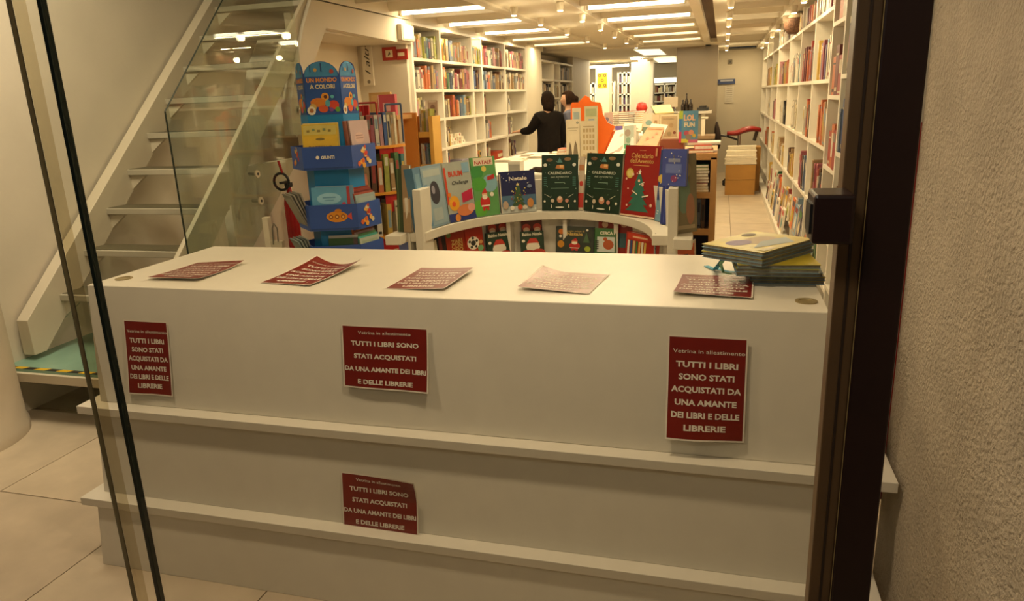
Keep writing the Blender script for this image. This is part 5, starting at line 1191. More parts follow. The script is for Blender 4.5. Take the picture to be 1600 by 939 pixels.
# slanted book displays to the right of the orange cutout
def slab(name, label, cat, q, th, m, prints=None, base=None):
    """q: four world points (bl, br, tr, tl)"""
    t = thing(name, label, cat, q[0]); q = [Vector(v) for v in q]
    u = (q[1]-q[0]); v = (q[3]-q[0]); n = u.cross(v).normalized()
    if n.y > 0: n = -n
    b = [p - n*th for p in q]
    o = MB().add(q + b, [(0, 1, 2, 3), (7, 6, 5, 4), (0, 4, 5, 1), (1, 5, 6, 2), (2, 6, 7, 3), (3, 7, 4, 0)], m).build('panel', t); o.matrix_parent_inverse = Matrix.Translation(t.location).inverted()
    f = lambda s, w, k=0: q[0]*(1-s)*(1-w) + q[1]*s*(1-w) + q[2]*s*w + q[3]*(1-s)*w + n*(.0012 + .0003*k)
    if prints:
        a = MB(); tt = MB()
        for k, it in enumerate(prints):
            if it[0] == 'c': a.poly([f(it[1] + it[3]*math.cos(e), it[2] + it[4]*math.sin(e), k) for e in [2*PI*i/14 for i in range(14)]], it[5])
            elif it[0] == 'r': a.poly([f(it[1], it[2], k), f(it[3], it[2], k), f(it[3], it[4], k), f(it[1], it[4], k)], it[5])
            elif it[0] == 't': ptext(tt, it[1], it[2], it[3], it[4], it[5], it[6], lambda x, y: f(x, y, k), .03)
        for mb_, nm in ((a, 'cover_print'), (tt, 'lettering')):
            if mb_.v: o = mb_.build(nm, t); o.matrix_parent_inverse = Matrix.Translation(t.location).inverted()
    if base:
        fr_ = MB(); x0, x1, y0, y1, z0, z1 = base; fr_.box(x0, x1, y0, y1, z0, z1, WHITE); o = fr_.build('foot', t); o.matrix_parent_inverse = Matrix.Translation(t.location).inverted()
    return t
T2 = thing('display_table', 'second white book table right of the orange cutout', 'table', (-.6, 6.0, 0))
def rt2(mb, name, **k):
    o = mb.build(name, T2, **k); o.matrix_parent_inverse = Matrix.Translation(T2.location).inverted(); return o
rt2(MB().box(-.44, -.18, 4.75, 5.9, 1.02, 1.06, WHITE), 'table_top'); rt2(MB().box(-.40, -.24, 4.8, 5.8, 0, 1.02, WHITE), 'pedestal')
WSL = hm('f0e4cc', .4)
def A(px, py, Y): return at(px, py, Y)
slab('sloping_book_display', 'white sloping display board with faint child drawings right of the orange cutout', 'display', [A(944, 243, 5.2), A(972, 243, 5.2), A(992, 200, 5.6), A(962, 204, 5.6)], .02, WSL,
     [('c', .35, .2, .22, .14, hm('9a7a6c')), ('c', .65, .25, .2, .14, hm('b89484')), ('c', .6, .6, .18, .1, hm('d8bca8')), ('c', .45, .75, .1, .08, hm('c8a494'))])
slab('sloping_book_display', 'white rounded backboard above the green and white book', 'display', [A(973, 203, 5.7), A(1002, 205, 5.7), A(1003, 193, 5.75), A(976, 192, 5.75)], .02, WSL, base=(A(974, 203, 5.7).x+.02, A(1001, 203, 5.7).x-.02, 5.71, 5.74, 1.06, A(985, 200, 5.7).z))
slab('picture_book', 'green and white picture book standing by the white sloping board', 'book', [A(975, 243, 5.25), A(994, 243, 5.25), A(994, 195, 5.45), A(975, 197, 5.45)], .03, hm('a8b0a0'),
     [('r', .0, 0, .62, .38, hm('3f8a5c')), ('c', .3, .75, .25, .12, hm('8a7a68')), ('c', .7, .4, .2, .2, hm('d8dcd0')), ('r', .82, 0, 1, 1, hm('c8bca8')), ('c', .35, .5, .2, .1, hm('6a8a70'))])
slab('sloping_book_display', 'white rounded backboard behind the orange pink sloping book', 'display', [A(1006, 215, 5.6), A(1034, 215, 5.6), A(1044, 195, 5.72), A(1018, 193, 5.72)], .02, WSL, base=(A(1012, 203, 5.6).x, A(1030, 203, 5.6).x, 5.63, 5.66, 1.06, A(1020, 212, 5.6).z))
slab('picture_book', 'orange pink picture book lying on a slope beside the green and white one', 'book', [A(985, 240, 5.1), A(1022, 240, 5.1), A(1038, 199, 5.5), A(1013, 198, 5.5)], .03, hm('e0a070'),
     [('c', .35, .55, .08, .05, hm('c87a50')), ('c', .6, .6, .05, .04, hm('c87a50')), ('c', .45, .3, .18, .08, hm('c8946c')), ('c', .7, .75, .08, .04, hm('d08a60')), ('r', .05, .9, .95, .97, hm('c8885c'))])
# framed print, colourful book, red books and cabinet
ca = thing('wooden_cabinet', 'beech wood cabinet with stacked books at the right end of the tables', 'cabinet', (-.2, 6.0, 0))
def rca(mb, name, **k):
    o = mb.build(name, ca, **k); o.matrix_parent_inverse = Matrix.Translation(ca.location).inverted(); return o
a = at(1092, 300, 6.0).x; b = at(1109, 300, 6.0).x; c = at(1118.5, 300, 6.0).x
zt = at(1105, 240, 6.0).z; z1 = at(1105, 250, 6.0).z; z2 = at(1105, 300, 6.0).z; z3 = at(1105, 358, 6.0).z
rca(MB().box(-.46, c, 6.0, 6.9, zt-.03, zt, WOOD).box(-.46, c, 6.0, 6.02, z1, zt-.03, WOOD), 'top_board', bevel=.002)
rca(MB().box(b, c, 6.0, 6.9, 0, zt-.03, WOOD), 'side_board'); rca(MB().box(-.46, -.42, 6.0, 6.9, 0, zt-.03, WOOD), 'side_board')
rca(MB().box(-.42, b, 6.0, 6.88, z2-.05, z2-.005, WOOD), 'shelf'); rca(MB().box(-.42, b, 6.0, 6.88, z3-.05, z3-.0, WOOD), 'shelf'); rca(MB().box(-.42, b, 6.88, 6.9, 0, zt, hm('5a3416')), 'back_panel'); rca(MB().box(-.42, b, 6.0, 6.88, .05, .1, WOOD), 'shelf')
zz = z2 - .005
for i, cn in enumerate(('yellow', 'cream', 'red', 'dark red', 'tan', 'cream', 'brown', 'lime', 'green')):
    if zz + .03 > z1: break
    o = MB().box(-.32, b-.012-.004*(i % 3), 6.03, 6.25, 0, .024, spinemat(cn)).box(-.315, b-.01-.004*(i % 3), 6.028, 6.24, .004, .020, PAPER).build('book'); o.location = (0, 0, zz); zz += .0245
    tag(o, f'{cn} book lying {ORD[i]} from the bottom in the wooden cabinet', 'book', 'books lying in the wooden cabinet')
x = -.30
for i, cn in enumerate(('navy', 'navy', 'purple', 'navy', 'slate blue', 'brown')):
    shelf_book(f'{cn} book, {ORD[i]} from left, standing on the lower shelf of the wooden cabinet', cn, (x, 6.04, z3), .03, .24, .17, 0, 'books standing in the wooden cabinet'); x += .033
    if x + .03 > b: break
def flatbook(label, x0, x1, y, z, col, t=.03, cat='book'):
    o = MB().box(x0, x1, y, y+.26, 0, t, hm(col)).box(x0+.004, x1+.001, y-.001, y+.25, .005, t-.005, PAPER).build('book'); o.location = (0, 0, z); return tag(o, label, cat, 'books lying on the wooden cabinet')
zt += .0005
flatbook('brown book lying under the bright red one on the wooden cabinet', at(1072, 236, 6.05).x, at(1114, 236, 6.05).x, 6.05, zt, 'b8704c', .025)
flatbook('bright red book lying on top of the wooden cabinet', at(1085, 230, 6.07).x, at(1112, 230, 6.07).x, 6.07, zt+.0255, 'c8401c', .035)
zq = zt + .061
flatbook('white sheet like book lying topmost on the wooden cabinet, jutting out to the right', at(1074, 222, 6.1).x, at(1126, 222, 6.1).x, 6.1, zq, 'd8ccb8', .018)
a_ = at(1060.5, 222, 6.12); b_ = at(1090, 222, 6.12)
cover_book('picture_book', 'bright multicoloured book with big letters standing on the wooden cabinet', (a_.x, 6.12, zq+.019), (b_.x, 6.12, zq+.019), at(1075, 173, 6.12).z - zq - .019, .03, '5a8aa8',
   lambda w, H: [('r', 0, H*.0, w*.13, H*.35, hm('c8305c')), ('r', 0, H*.35, w*.13, H*.75, hm('3f78b8')), ('r', 0, H*.75, w*.2, H, hm('a8b83c')), ('r', w*.13, 0, w*.5, H*.12, hm('c8c040')), ('r', w*.5, 0, w, H*.1, hm('b8607c')), ('t', 'LOL', w*.55, H*.70, w*.6, H*.17, hm('e0b08c'), .05), ('t', 'FUN', w*.55, H*.50, w*.55, H*.13, hm('d8c8a8'), .05),
                 ('c', w*.4, H*.3, w*.14, hm('a84a5c')), ('c', w*.65, H*.32, w*.14, hm('c88a6c')), ('c', w*.5, H*.18, w*.16, hm('8a7a6c')), ('c', w*.8, H*.22, w*.1, hm('b8a040'))], .02)
a_ = at(1031, 217, 6.2); b_ = at(1060, 217, 6.2); zf = at(1045, 217, 6.2).z
wb = MB().box(at(1022, 225, 6.15).x, at(1068, 225, 6.15).x, 6.15, 6.45, 0, zf - zt, hm('8a4a30')); o = wb.build('storage_box', bevel=.003); o.location = (0, 0, zt); tag(o, 'dull red brown box on the wooden cabinet below the framed print', 'box')
cover_book('framed_print', 'cream framed print with small drawings standing behind the orange sloping book', (a_.x, 6.2, zf+.001), (b_.x, 6.2, zf+.001), at(1045, 179, 6.2).z - zf, .02, 'e8dcb8',
   lambda w, H: [('r', w*.06, H*.07, w*.92, H*.93, hm('c8ac84')), ('t', 'CALENDARIO', w*.45, H*.78, w*.6, H*.07, hm('8a7a5c'), .02), ('c', w*.78, H*.25, w*.08, hm('7a3a20')), ('c', w*.3, H*.45, w*.15, hm('d8c4a0')), ('c', w*.6, H*.55, w*.12, hm('b8986c')), ('c', w*.5, H*.2, w*.12, hm('a8946c'))], .0, cat='print')
a_ = at(1019, 200, 6.3); b_ = at(1030, 200, 6.3)
cover_book('card', 'small cream card with one square symbol left of the framed print', (a_.x, 6.3, zf), (b_.x, 6.3, zf), at(1024, 179, 6.3).z - zf, .02, 'dcc8a8', lambda w, H: [('r', w*.3, H*.5, w*.7, H*.75, hm('a8845c')), ('r', w*.42, H*.58, w*.58, H*.67, hm('dcc8a8'))], .0, cat='card')

# ================================================================== FAR END OF THE AISLE
# desk with chair, bottles, boxes
dk = thing('cash_desk', 'grey desk with white top in front of the grey brown partition', 'desk', (-.5, 12.8, 0))
def rdk(mb, name, **k):
    o = mb.build(name, dk, **k); o.matrix_parent_inverse = Matrix.Translation(dk.location).inverted(); return o
ztop = at(1085, 174, 12.6).z; xa = at(1040, 174, 12.6).x; xb = at(1112, 174, 12.6).x
rdk(MB().box(xa, xb, 12.6, 13.1, ztop-.04, ztop, WHITE), 'desk_top'); rdk(MB().box(xa+.05, xb-.12, 12.66, 13.05, 0, ztop-.04, mat('desk_grey', h('8a8472'), .5)), 'front_panel')
rdk(MB().box(xb-.16, xb-.10, 12.62, 12.7, 0, ztop-.04, hm('b8ae96')), 'corner_post')
for (x, y0, w_, lab) in ((1067, 156, 6, 'dark bottle on the cash desk, leftmost of three'), (1072.5, 146, 6, 'tallest dark bottle on the cash desk, middle of three'), (1079, 155, 7, 'dark bottle on the cash desk, rightmost of three')):
    c_ = at(x, 170, 12.8); r = (at(x+w_/2, 170, 12.8).x - c_.x); H = at(x, y0, 12.8).z - ztop
    o = MB().lathe([(.001, 0), (r, 0), (r, H*.55), (r*.4, H*.72), (r*.4, H), (.001, H)], hm('2e241c', .25), n=12).build('bottle', smooth=True); o.location = (c_.x, 12.8, ztop); tag(o, lab, 'bottle', 'dark bottles on the cash desk')
a_ = at(1089, 171, 12.75); b_ = at(1107, 171, 12.75); o = MB().box(a_.x, b_.x, 12.75, 13.355, 0, .05, BLACK).box(a_.x+.03, b_.x-.04, 12.8, 13.35, .05, .075, BLACK).build('card_terminal', bevel=.005); o.location = (0, 0, ztop); tag(o, 'low black device lying on the right of the cash desk', 'device')
st = thing('side_table', 'low grey side table with white panel before the cash desk', 'table', (-.25, 11.5, 0))
def rst(mb, name, **k):
    o = mb.build(name, st, **k); o.matrix_parent_inverse = Matrix.Translation(st.location).inverted(); return o
zs = at(1105, 212, 11.4).z; xa = at(1085, 212, 11.4).x; xb = at(1117, 212, 11.4).x
rst(MB().box(xa, xb, 11.4, 11.9, zs-.05, zs, hm('9a7f60')), 'table_top'); rst(MB().box(xa+.02, xb-.03, 11.45, 11.85, 0, zs-.05, hm('8a7a60')), 'body')
a_ = at(1095, 212, 11.42); b_ = at(1101, 212, 11.42); o = MB().box(a_.x, b_.x, 11.42, 11.62, 0, at(1098, 184, 11.42).z - zs, hm('efe4cc')).box(a_.x, b_.x+.04, 11.42, 11.62, at(1098, 186, 11.42).z - zs, at(1098, 183.5, 11.42).z - zs, hm('efe4cc')).build('paper_holder', bevel=.003); o.location = (0, 0, zs); tag(o, 'white upright paper holder on the low side table', 'holder')
# stool with red seat
ch = thing('office_chair', 'office chair with red saddle seat and dark backrest at the aisle end', 'chair', (.3, 13.35, 0))
def rch(mb, name, **k):
    o = mb.build(name, ch, **k); o.matrix_parent_inverse = Matrix.Translation(ch.location).inverted(); return o
zs2 = at(1160, 206, 13.35).z; cxx = at(1160, 206, 13.35).x
RSD = mat('seat_red_leather', h('9a2820'), .35)
m = MB(); N = 16; K = 10
L0 = at(1136, 206, 13.35).x; L1 = at(1189, 206, 13.35).x
vs = []
for i in range(N+1):
    u = i/N; x = L0 + (L1-L0)*u; zc = zs2 + .055*max(0, math.sin((u-.30)*PI*1.25))*(1 if u > .3 else 0) - .02*(1-u); rad = .035 + .018*math.sin(u*PI); wy = .10 + .08*math.sin(u*PI)
    for k in range(K): a = 2*PI*k/K; vs.append((x, 13.35 + wy*math.cos(a), zc + rad*math.sin(a)))
m.add(vs, [(i*K+k, i*K+(k+1) % K, (i+1)*K+(k+1) % K, (i+1)*K+k) for i in range(N) for k in range(K)] + [tuple(range(K)), tuple(range(N*K, (N+1)*K))], RSD)
rch(m, 'seat', smooth=True)
rch(MB().tube((cxx-.05, 13.35, .12), (cxx-.05, 13.35, zs2-.02), .028, STEEL, n=12), 'gas_lift')
rch(MB().tube((cxx+.20, 13.35, .75), (cxx+.24, 13.35, zs2+.02), .03, hm('4a4238'), n=10), 'armrest_support')
for k in range(5):
    a = 2*PI*k/5; e = Vector((cxx-.05 + .27*math.cos(a), 13.35 + .27*math.sin(a), .07)); rch(MB().tube((cxx-.05, 13.35, .13), e, .022, BLACK, .015, 8), 'foot_arm'); rch(MB().tube(e + Vector((0, -.015, -.035)), e + Vector((0, .015, -.035)), .035, BLACK, n=12), 'castor')
p0 = at(1123, 190, 13.35); p1 = at(1123, 232, 13.35)
BKM = mat('backrest_dark_fabric', h('3a2c26'), .8)
m = MB(); vs = []
for j in range(9):
    v = j/8; z = p1.z + (p0.z-p1.z)*v; wx = .055*math.sin(PI*(.12+.80*v)); 
    for k in range(8): a = 2*PI*k/8; vs.append((p0.x - .01 + .02*math.cos(v*3) + wx*math.cos(a), 13.35 + .2*math.sin(PI*(.15+.7*v))*math.sin(a), z))
m.add(vs, [(j*8+k, j*8+(k+1) % 8, (j+1)*8+(k+1) % 8, (j+1)*8+k) for j in range(8) for k in range(8)] + [tuple(range(8)), tuple(range(64, 72))], BKM)
rch(m, 'backrest', smooth=True)
rch(MB().path([(p0.x+.02, 13.35, (p0.z+p1.z)/2), (p0.x+.14, 13.35, (p0.z+p1.z)/2-.02), (cxx-.05, 13.35, zs2-.14)], .018, BLACK), 'backrest_arm')
# cardboard boxes with paper on top
CB = mat('cardboard_brown', h('b08240'), .75, var=.05, scale=6)
xa = at(1133, 290, 12.0).x; xb = at(1179.5, 290, 12.0).x; hb = at(1150, 257, 12.0).z
for k in range(2):
    m = MB(); H = hb/2
    m.box(xa, xb, 12.0, 12.45, 0, H-.004, CB).box(xa, xb, 11.999, 12.451, H*.985-.004, H-.004, hm('8a6228')).box((xa+xb)/2-.03, (xa+xb)/2+.03, 12.0, 12.45, H-.004, H-.003, hm('c8a060'))
    o = m.build('cardboard_box', bevel=.003); o.location = (0, 0, k*H); tag(o, ('lower brown cardboard box of the stack at the aisle end', 'upper brown cardboard box of the stack at the aisle end')[k], 'box', 'cardboard boxes at the aisle end')
zz = hb + .002
for k, (dy, th) in enumerate(((0, .135), (.16, .20), (.34, .26))):
    n = int(th/.02)
    t = thing('paper_stack', f'{("front and lowest", "middle", "rear and highest")[k]} white stack of paper reams on the cardboard boxes', 'paper stack', (xa, 12.0+dy, zz), group='white paper stacks on the boxes')
    for j in range(n):
        e = .006*((j*7) % 3); o = MB().box(-.02+e+.02*k, xb-xa+.01-e, .0, .145, j*th/n, (j+1)*th/n-.003, hm('ece2ca', .6)).build('ream', t)
o = MB().box(at(1180, 250, 12.1).x, .625, 12.5, 12.9, 0, at(1185, 229, 12.6).z, CB).build('cardboard_box', bevel=.004); tag(o, 'tall narrow brown cardboard box right of the white paper stacks', 'box')
# notices on the end wall
a_ = at(1122, 132, 15.38); b_ = at(1149, 123, 15.38)
o = MB().box(a_.x, b_.x, 15.37, 15.395, a_.z, b_.z, hm('3a4a74')).box(a_.x+.04, b_.x-.04, 15.365, 15.37, a_.z+.05, a_.z+.08, hm('a8acb8')).build('wall_sign'); tag(o, 'small blue sign on the end wall above the paper notice', 'sign')
a_ = at(1132, 161, 15.38); b_ = at(1147, 134, 15.38)
m = MB().box(a_.x, b_.x, 15.385, 15.395, a_.z, b_.z, hm('cfc8b8'))
for j in range(8): m.box(a_.x+.03, b_.x-.03, 15.383, 15.385, a_.z+.03+.04*j, a_.z+.04+.04*j, hm('9a9484'))
o = m.build('paper_notice'); tag(o, 'pale typed paper notice on the end wall below the blue sign', 'notice')
a_ = at(1138, 100, 15.38); b_ = at(1144.5, 93, 15.38)
o = MB().box(a_.x, b_.x, 15.36, 15.395, a_.z, b_.z, hm('7a7260')).box(a_.x+.02, b_.x-.02, 15.355, 15.36, a_.z+.02, b_.z-.02, hm('4a4438')).build('wall_socket', bevel=.003); tag(o, 'small grey fitting high on the end wall', 'fitting')

# ---- far room: lit pillar, yellow poster, bookcases, tables with books
def farbox(name, label, x0, y0, x1, y1, Y, d, m, cat=None, floor=0, kind=None):
    a = at(x0, y0, Y); b = at(x1, y0, Y); o = MB().box(a.x, b.x, Y, Y+d, floor, a.z, m).build(name)
    return struct(o, label) if not cat else tag(o, label, cat)
farbox('wall_far_pillar', 'brightly lit cream pillar in the back room carrying a yellow poster', 930.5, 104, 951.5, 170, 18.2, .5, mat('far_pillar_paint', (.80, .70, .48), .7, var=.03))
farbox('wall_mid_partition', 'cream partition in the back room left of the far lit shelves', 986, 90, 1016, 170, 18.8, .3, mat('mid_partition_paint', (.60, .53, .41), .7, var=.03))
farbox('wall_far_column', 'slim cream column before the far lit shelves', 1015.5, 90, 1021, 170, 18.5, .3, WALLW)
a_ = at(934, 137.5, 18.19); b_ = at(948, 114, 18.19)
t = thing('yellow_poster', 'yellow poster with five dark symbols on the far lit pillar', 'poster', (a_.x, 18.19, a_.z))
W_ = b_.x - a_.x; H_ = b_.z - a_.z
MB().box(0, W_, 0, .01, 0, H_, hm('e0a81c')).build('sheet', t)
YD = hm('5a4a1c'); its = []
for u, v in ((.22, .84), (.78, .84), (.5, .5), (.22, .16), (.78, .16)): its += [('c', W_*u, H_*v, W_*.17, YD, H_*.11), ('c', W_*u, H_*v, W_*.08, hm('e0a81c'), H_*.05)]
printed(t, its, name='symbols')
def farcase(label, x0, y0, x1, y1, Y, nshelf, cols, lit=False, seed=1):
    a = at(x0, y1, Y); b = at(x1, y0, Y); t = thing('far_bookcase', label, 'bookcase', (a.x, Y, 0)); w_ = b.x-a.x; H = b.z; z0 = .3
    m = MB()
    for i in range(cols+1): x = w_*i/cols; m.box(x-.02, x+.02, 0, .3, 0, H, SHELFW)
    for j in range(nshelf+1): z = z0 + (H-z0)*j/nshelf; m.box(0, w_, 0, .3, z-.03, z, SHELFW)
    m.box(0, w_, .3, .31, 0, H, hm('b8a888')); m.build('frame', t)
    q_ = random.Random(seed); m = MB()
    for j in range(nshelf):
        z = z0 + (H-z0)*j/nshelf; hs = (H-z0)/nshelf
        for i in range(cols):
            x = w_*i/cols + .03
            while x < w_*(i+1)/cols - .05:
                tt = q_.uniform(.03, .06); m.box(x, x+tt-.005, .03, .2, z, z+hs*q_.uniform(.55, .8), spinemat(q_.choice(['grey', 'brown', 'cream', 'slate blue', 'dark red', 'white', 'tan', 'purple']))); x += tt
    o = m.build('book_rows', t); o['kind'] = 'stuff'
    return t
farcase('white bookcase left of the yellow poster pillar in the back room', 917, 129, 930, 170, 19.0, 6, 2, seed=2)
farcase('narrow white bookcase right of the yellow poster pillar', 952, 127, 959, 170, 19.2, 6, 1, seed=3)
farcase('tall white bookcase with four columns in the middle of the back room', 966, 112, 985, 170, 19.3, 7, 3, seed=4)
farcase('low lit bookcase in the far opening before the grey partition', 1021, 130, 1056, 170, 20.5, 7, 2, seed=5)
a_ = at(1021, 129.5, 20.4); b_ = at(1056, 121, 20.4); o = MB().box(a_.x, b_.x, 20.35, 20.7, a_.z, b_.z, mat('shelf_light_glow', (1, .9, .66), .4, emit=3, var=0)).build('shelf_light_box'); tag(o, 'glowing white light box on top of the far lit bookcase', 'lamp')
a_ = at(931, 104, 18.1); b_ = at(951, 109, 18.1)
# tables with book piles in the middle distance
mt = thing('display_table', 'cream book table in the middle distance right of the orange cutout', 'table', (-1.0, 9.0, 0))
def rmt(mb, name, **k):
    o = mb.build(name, mt, **k); o.matrix_parent_inverse = Matrix.Translation(mt.location).inverted(); return o
x0 = at(950, 196, 8.6).x; x1 = at(1012, 196, 8.6).x; zt3 = at(980, 196, 8.6).z
rmt(MB().box(x0, x1, 8.6, 10.6, zt3-.05, zt3, hm('d8c49a')), 'table_top'); rmt(MB().box(x0+.05, x1-.05, 8.7, 10.5, 0, zt3-.05, hm('c8b48c')), 'body')
rw = random.Random(21)
piles = [(953, 8.75, 5, 'pink'), (961, 8.8, 9, 'cream'), (968, 8.8, 5, 'cream'), (975, 8.7, 7, 'grey'), (984, 8.75, 6, 'slate blue'), (992, 8.8, 5, 'cream'), (1002, 8.8, 4, 'yellow'), (963, 9.6, 9, 'white'), (972, 9.6, 6, 'orange'), (982, 9.6, 7, 'red'), (992, 9.7, 6, 'rose'), (1000, 9.7, 6, 'pink')]
for i, (px, Y, n, cn) in enumerate(piles):
    c_ = at(px, 190, Y); w_ = .085; 
    for k in range(min(n, 6)):
        hh = .022; cc = cn if k % 2 else rw.choice(['cream', 'white', 'tan', 'orange', cn])
        mq = STUFF.setdefault('piles', MB()); Mq = Matrix.Translation((c_.x + rw.uniform(-.006, .006), Y, zt3 + k*(hh+.0008))) @ Matrix.Rotation(rw.uniform(-.08, .08), 4, 'Z')
        mq.box(-.055, .055, -.08, .08, 0, hh, spinemat(cc), Mq).box(-.053, .0565, -.0815, .078, .004, hh-.004, PAPER, Mq)
tag(STUFF['piles'].build('book_piles'), 'many small piles of books on the middle distance table', 'books', kind='stuff')
c_ = at(1004, 172, 10.0); o = MB().lathe([(.001, 0), (.05, .01), (.075, .06), (.06, .12), (.02, .14), (.001, .14)], hm('c8382c', .4), n=16).build('red_ornament', smooth=True); o.location = (c_.x, 9.9, zt3+.10); tag(o, 'round red ornament standing on the middle distance table', 'ornament')
o2 = MB().box(-.07, .07, -.07, .07, 0, .10, hm('c8a888')).build('small_box'); o2.location = (c_.x, 9.9, zt3); tag(o2, 'pale box below the round red ornament', 'box')
# second middle table with yellow board, grey monitor, purple book
a_ = at(951, 204, 7.4); mt2 = thing('display_table', 'low table with cards behind the white sloping boards', 'table', (-.8, 7.6, 0))
def rm2(mb, name, **k):
    o = mb.build(name, mt2, **k); o.matrix_parent_inverse = Matrix.Translation(mt2.location).inverted(); return o
z4 = at(990, 212, 7.4).z
rm2(MB().box(at(950, 212, 7.4).x, at(1058, 212, 7.4).x, 7.4, 8.3, z4-.04, z4, WHITE), 'table_top'); rm2(MB().box(-1.05, -.62, 7.5, 8.2, 0, z4-.04, hm('b8a480')), 'body')
def std(label, name, cat, x0, y0, x1, Y, cc, its, z=None, th=.03, lean=.08):
    z = z4 if z is None else z; a = at(x0, 205, Y); b = at(x1, 205, Y); return cover_book(name, label, (a.x, Y, z+.001), (b.x, Y, z+.001), at((x0+x1)/2, y0, Y).z - z, th, cc, its, lean, None, cat)
std('pale card with blue green picture behind the orange sloping book', 'card', 'card', 1004, 177, 1021, 7.55, 'd0c8b0', lambda w, H: [('c', w*.55, H*.55, w*.3, hm('7a9a98'), H*.12), ('r', 0, 0, w, H*.35, hm('6a7a68'))])
std('purple blue book end behind the white sloping board', 'book', 'book', 961, 197, 972, 7.5, '6a5aa0', lambda w, H: [('r', w*.1, H*.1, w*.9, H*.3, hm('8a7ab8'))])
std('grey pink mottled book standing right of the orange cutout', 'book', 'book', 944, 176, 957, 7.6, 'b89a90', lambda w, H: [('c', w*.3, H*.7, w*.25, hm('6a5a68'), H*.1), ('c', w*.7, H*.5, w*.2, hm('8a8a98'), H*.12), ('c', w*.4, H*.3, w*.2, hm('c87a5c'), H*.06)])
# far desk with monitor and open yellow folder
fd = thing('reading_desk', 'brown desk with monitor and yellow folder in the middle distance', 'desk', (-.6, 10.9, 0))
def rfd(mb, name, **k):
    o = mb.build(name, fd, **k); o.matrix_parent_inverse = Matrix.Translation(fd.location).inverted(); return o
z5 = at(1035, 180, 10.8).z; xa = at(1012, 180, 10.8).x; xb = at(1060, 180, 10.8).x
rfd(MB().box(xa, xb, 10.8, 11.6, z5-.05, z5, hm('a8905c')), 'desk_top'); rfd(MB().box(xa+.04, xb-.04, 10.9, 11.5, 0, z5-.05, hm('8a7448')), 'body')
slab('yellow_folder', 'open pale yellow folder sloping on the middle distance desk', 'folder', [A(1024, 177, 10.85), A(1053, 175, 10.85), A(1047, 163, 11.1), A(1017, 165, 11.1)], .02, hm('dccb94'))
t = thing('computer_monitor', 'grey computer monitor seen from behind on the middle distance desk', 'monitor', (-.5, 11.3, z5))
a_ = at(1037, 168, 11.3); b_ = at(1059, 151, 11.3)
for mb_, nm in ((MB().box(a_.x, b_.x, 11.3, 11.34, a_.z, b_.z, hm('b8ac98', .4)), 'screen_case'), (MB().box((a_.x+b_.x)/2-.03, (a_.x+b_.x)/2+.03, 11.31, 11.35, z5, a_.z, hm('6a6458')), 'neck'), (MB().box((a_.x+b_.x)/2-.1, (a_.x+b_.x)/2+.1, 11.25, 11.42, z5, z5+.012, hm('6a6458')), 'foot')):
    o = mb_.build(nm, t, bevel=.004); o.matrix_parent_inverse = Matrix.Translation(t.location).inverted()
# ================================================================== PEOPLE
def skin_mesh(chains, name, m):
    """chains: list of [(point, radius), ...]; first vertex of each later chain may repeat an earlier point"""
    key = {}; vs = []; rad = []; es = []
    for ch in chains:
        prev = None
        for p, r in ch:
            k = tuple(round(c, 4) for c in p)
            if k not in key: key[k] = len(vs); vs.append(p); rad.append(r)
            i = key[k]
            if prev is not None and prev != i: es.append((prev, i))
            prev = i
    me = bpy.data.meshes.new('s'); me.from_pydata(vs, es, []); o = bpy.data.objects.new('s', me); COL.objects.link(o)
    sk = o.modifiers.new('skin', 'SKIN'); sk.use_smooth_shade = True
    for i, d in enumerate(me.skin_vertices[0].data):
        d.radius = rad[i] if isinstance(rad[i], tuple) else (rad[i], rad[i]); d.use_root = (i == 0)
    sb_ = o.modifiers.new('sub', 'SUBSURF'); sb_.levels = 2; sb_.render_levels = 2
    bpy.context.view_layer.update()
    ev = o.evaluated_get(bpy.context.evaluated_depsgraph_get()); out = bpy.data.meshes.new_from_object(ev)
    bpy.data.objects.remove(o)
    out.materials.clear(); out.materials.append(m)
    for p in out.polygons: p.use_smooth = True
    return out
SKIN = mat('skin_tone', (.52, .30, .19), .55, var=.05)
LIPS = mat('lip_tone', (.40, .13, .10), .5); EYEW = mat('eye_white', (.75, .72, .66), .3)
def head_mesh(bm_add, c, s, M):
    pass
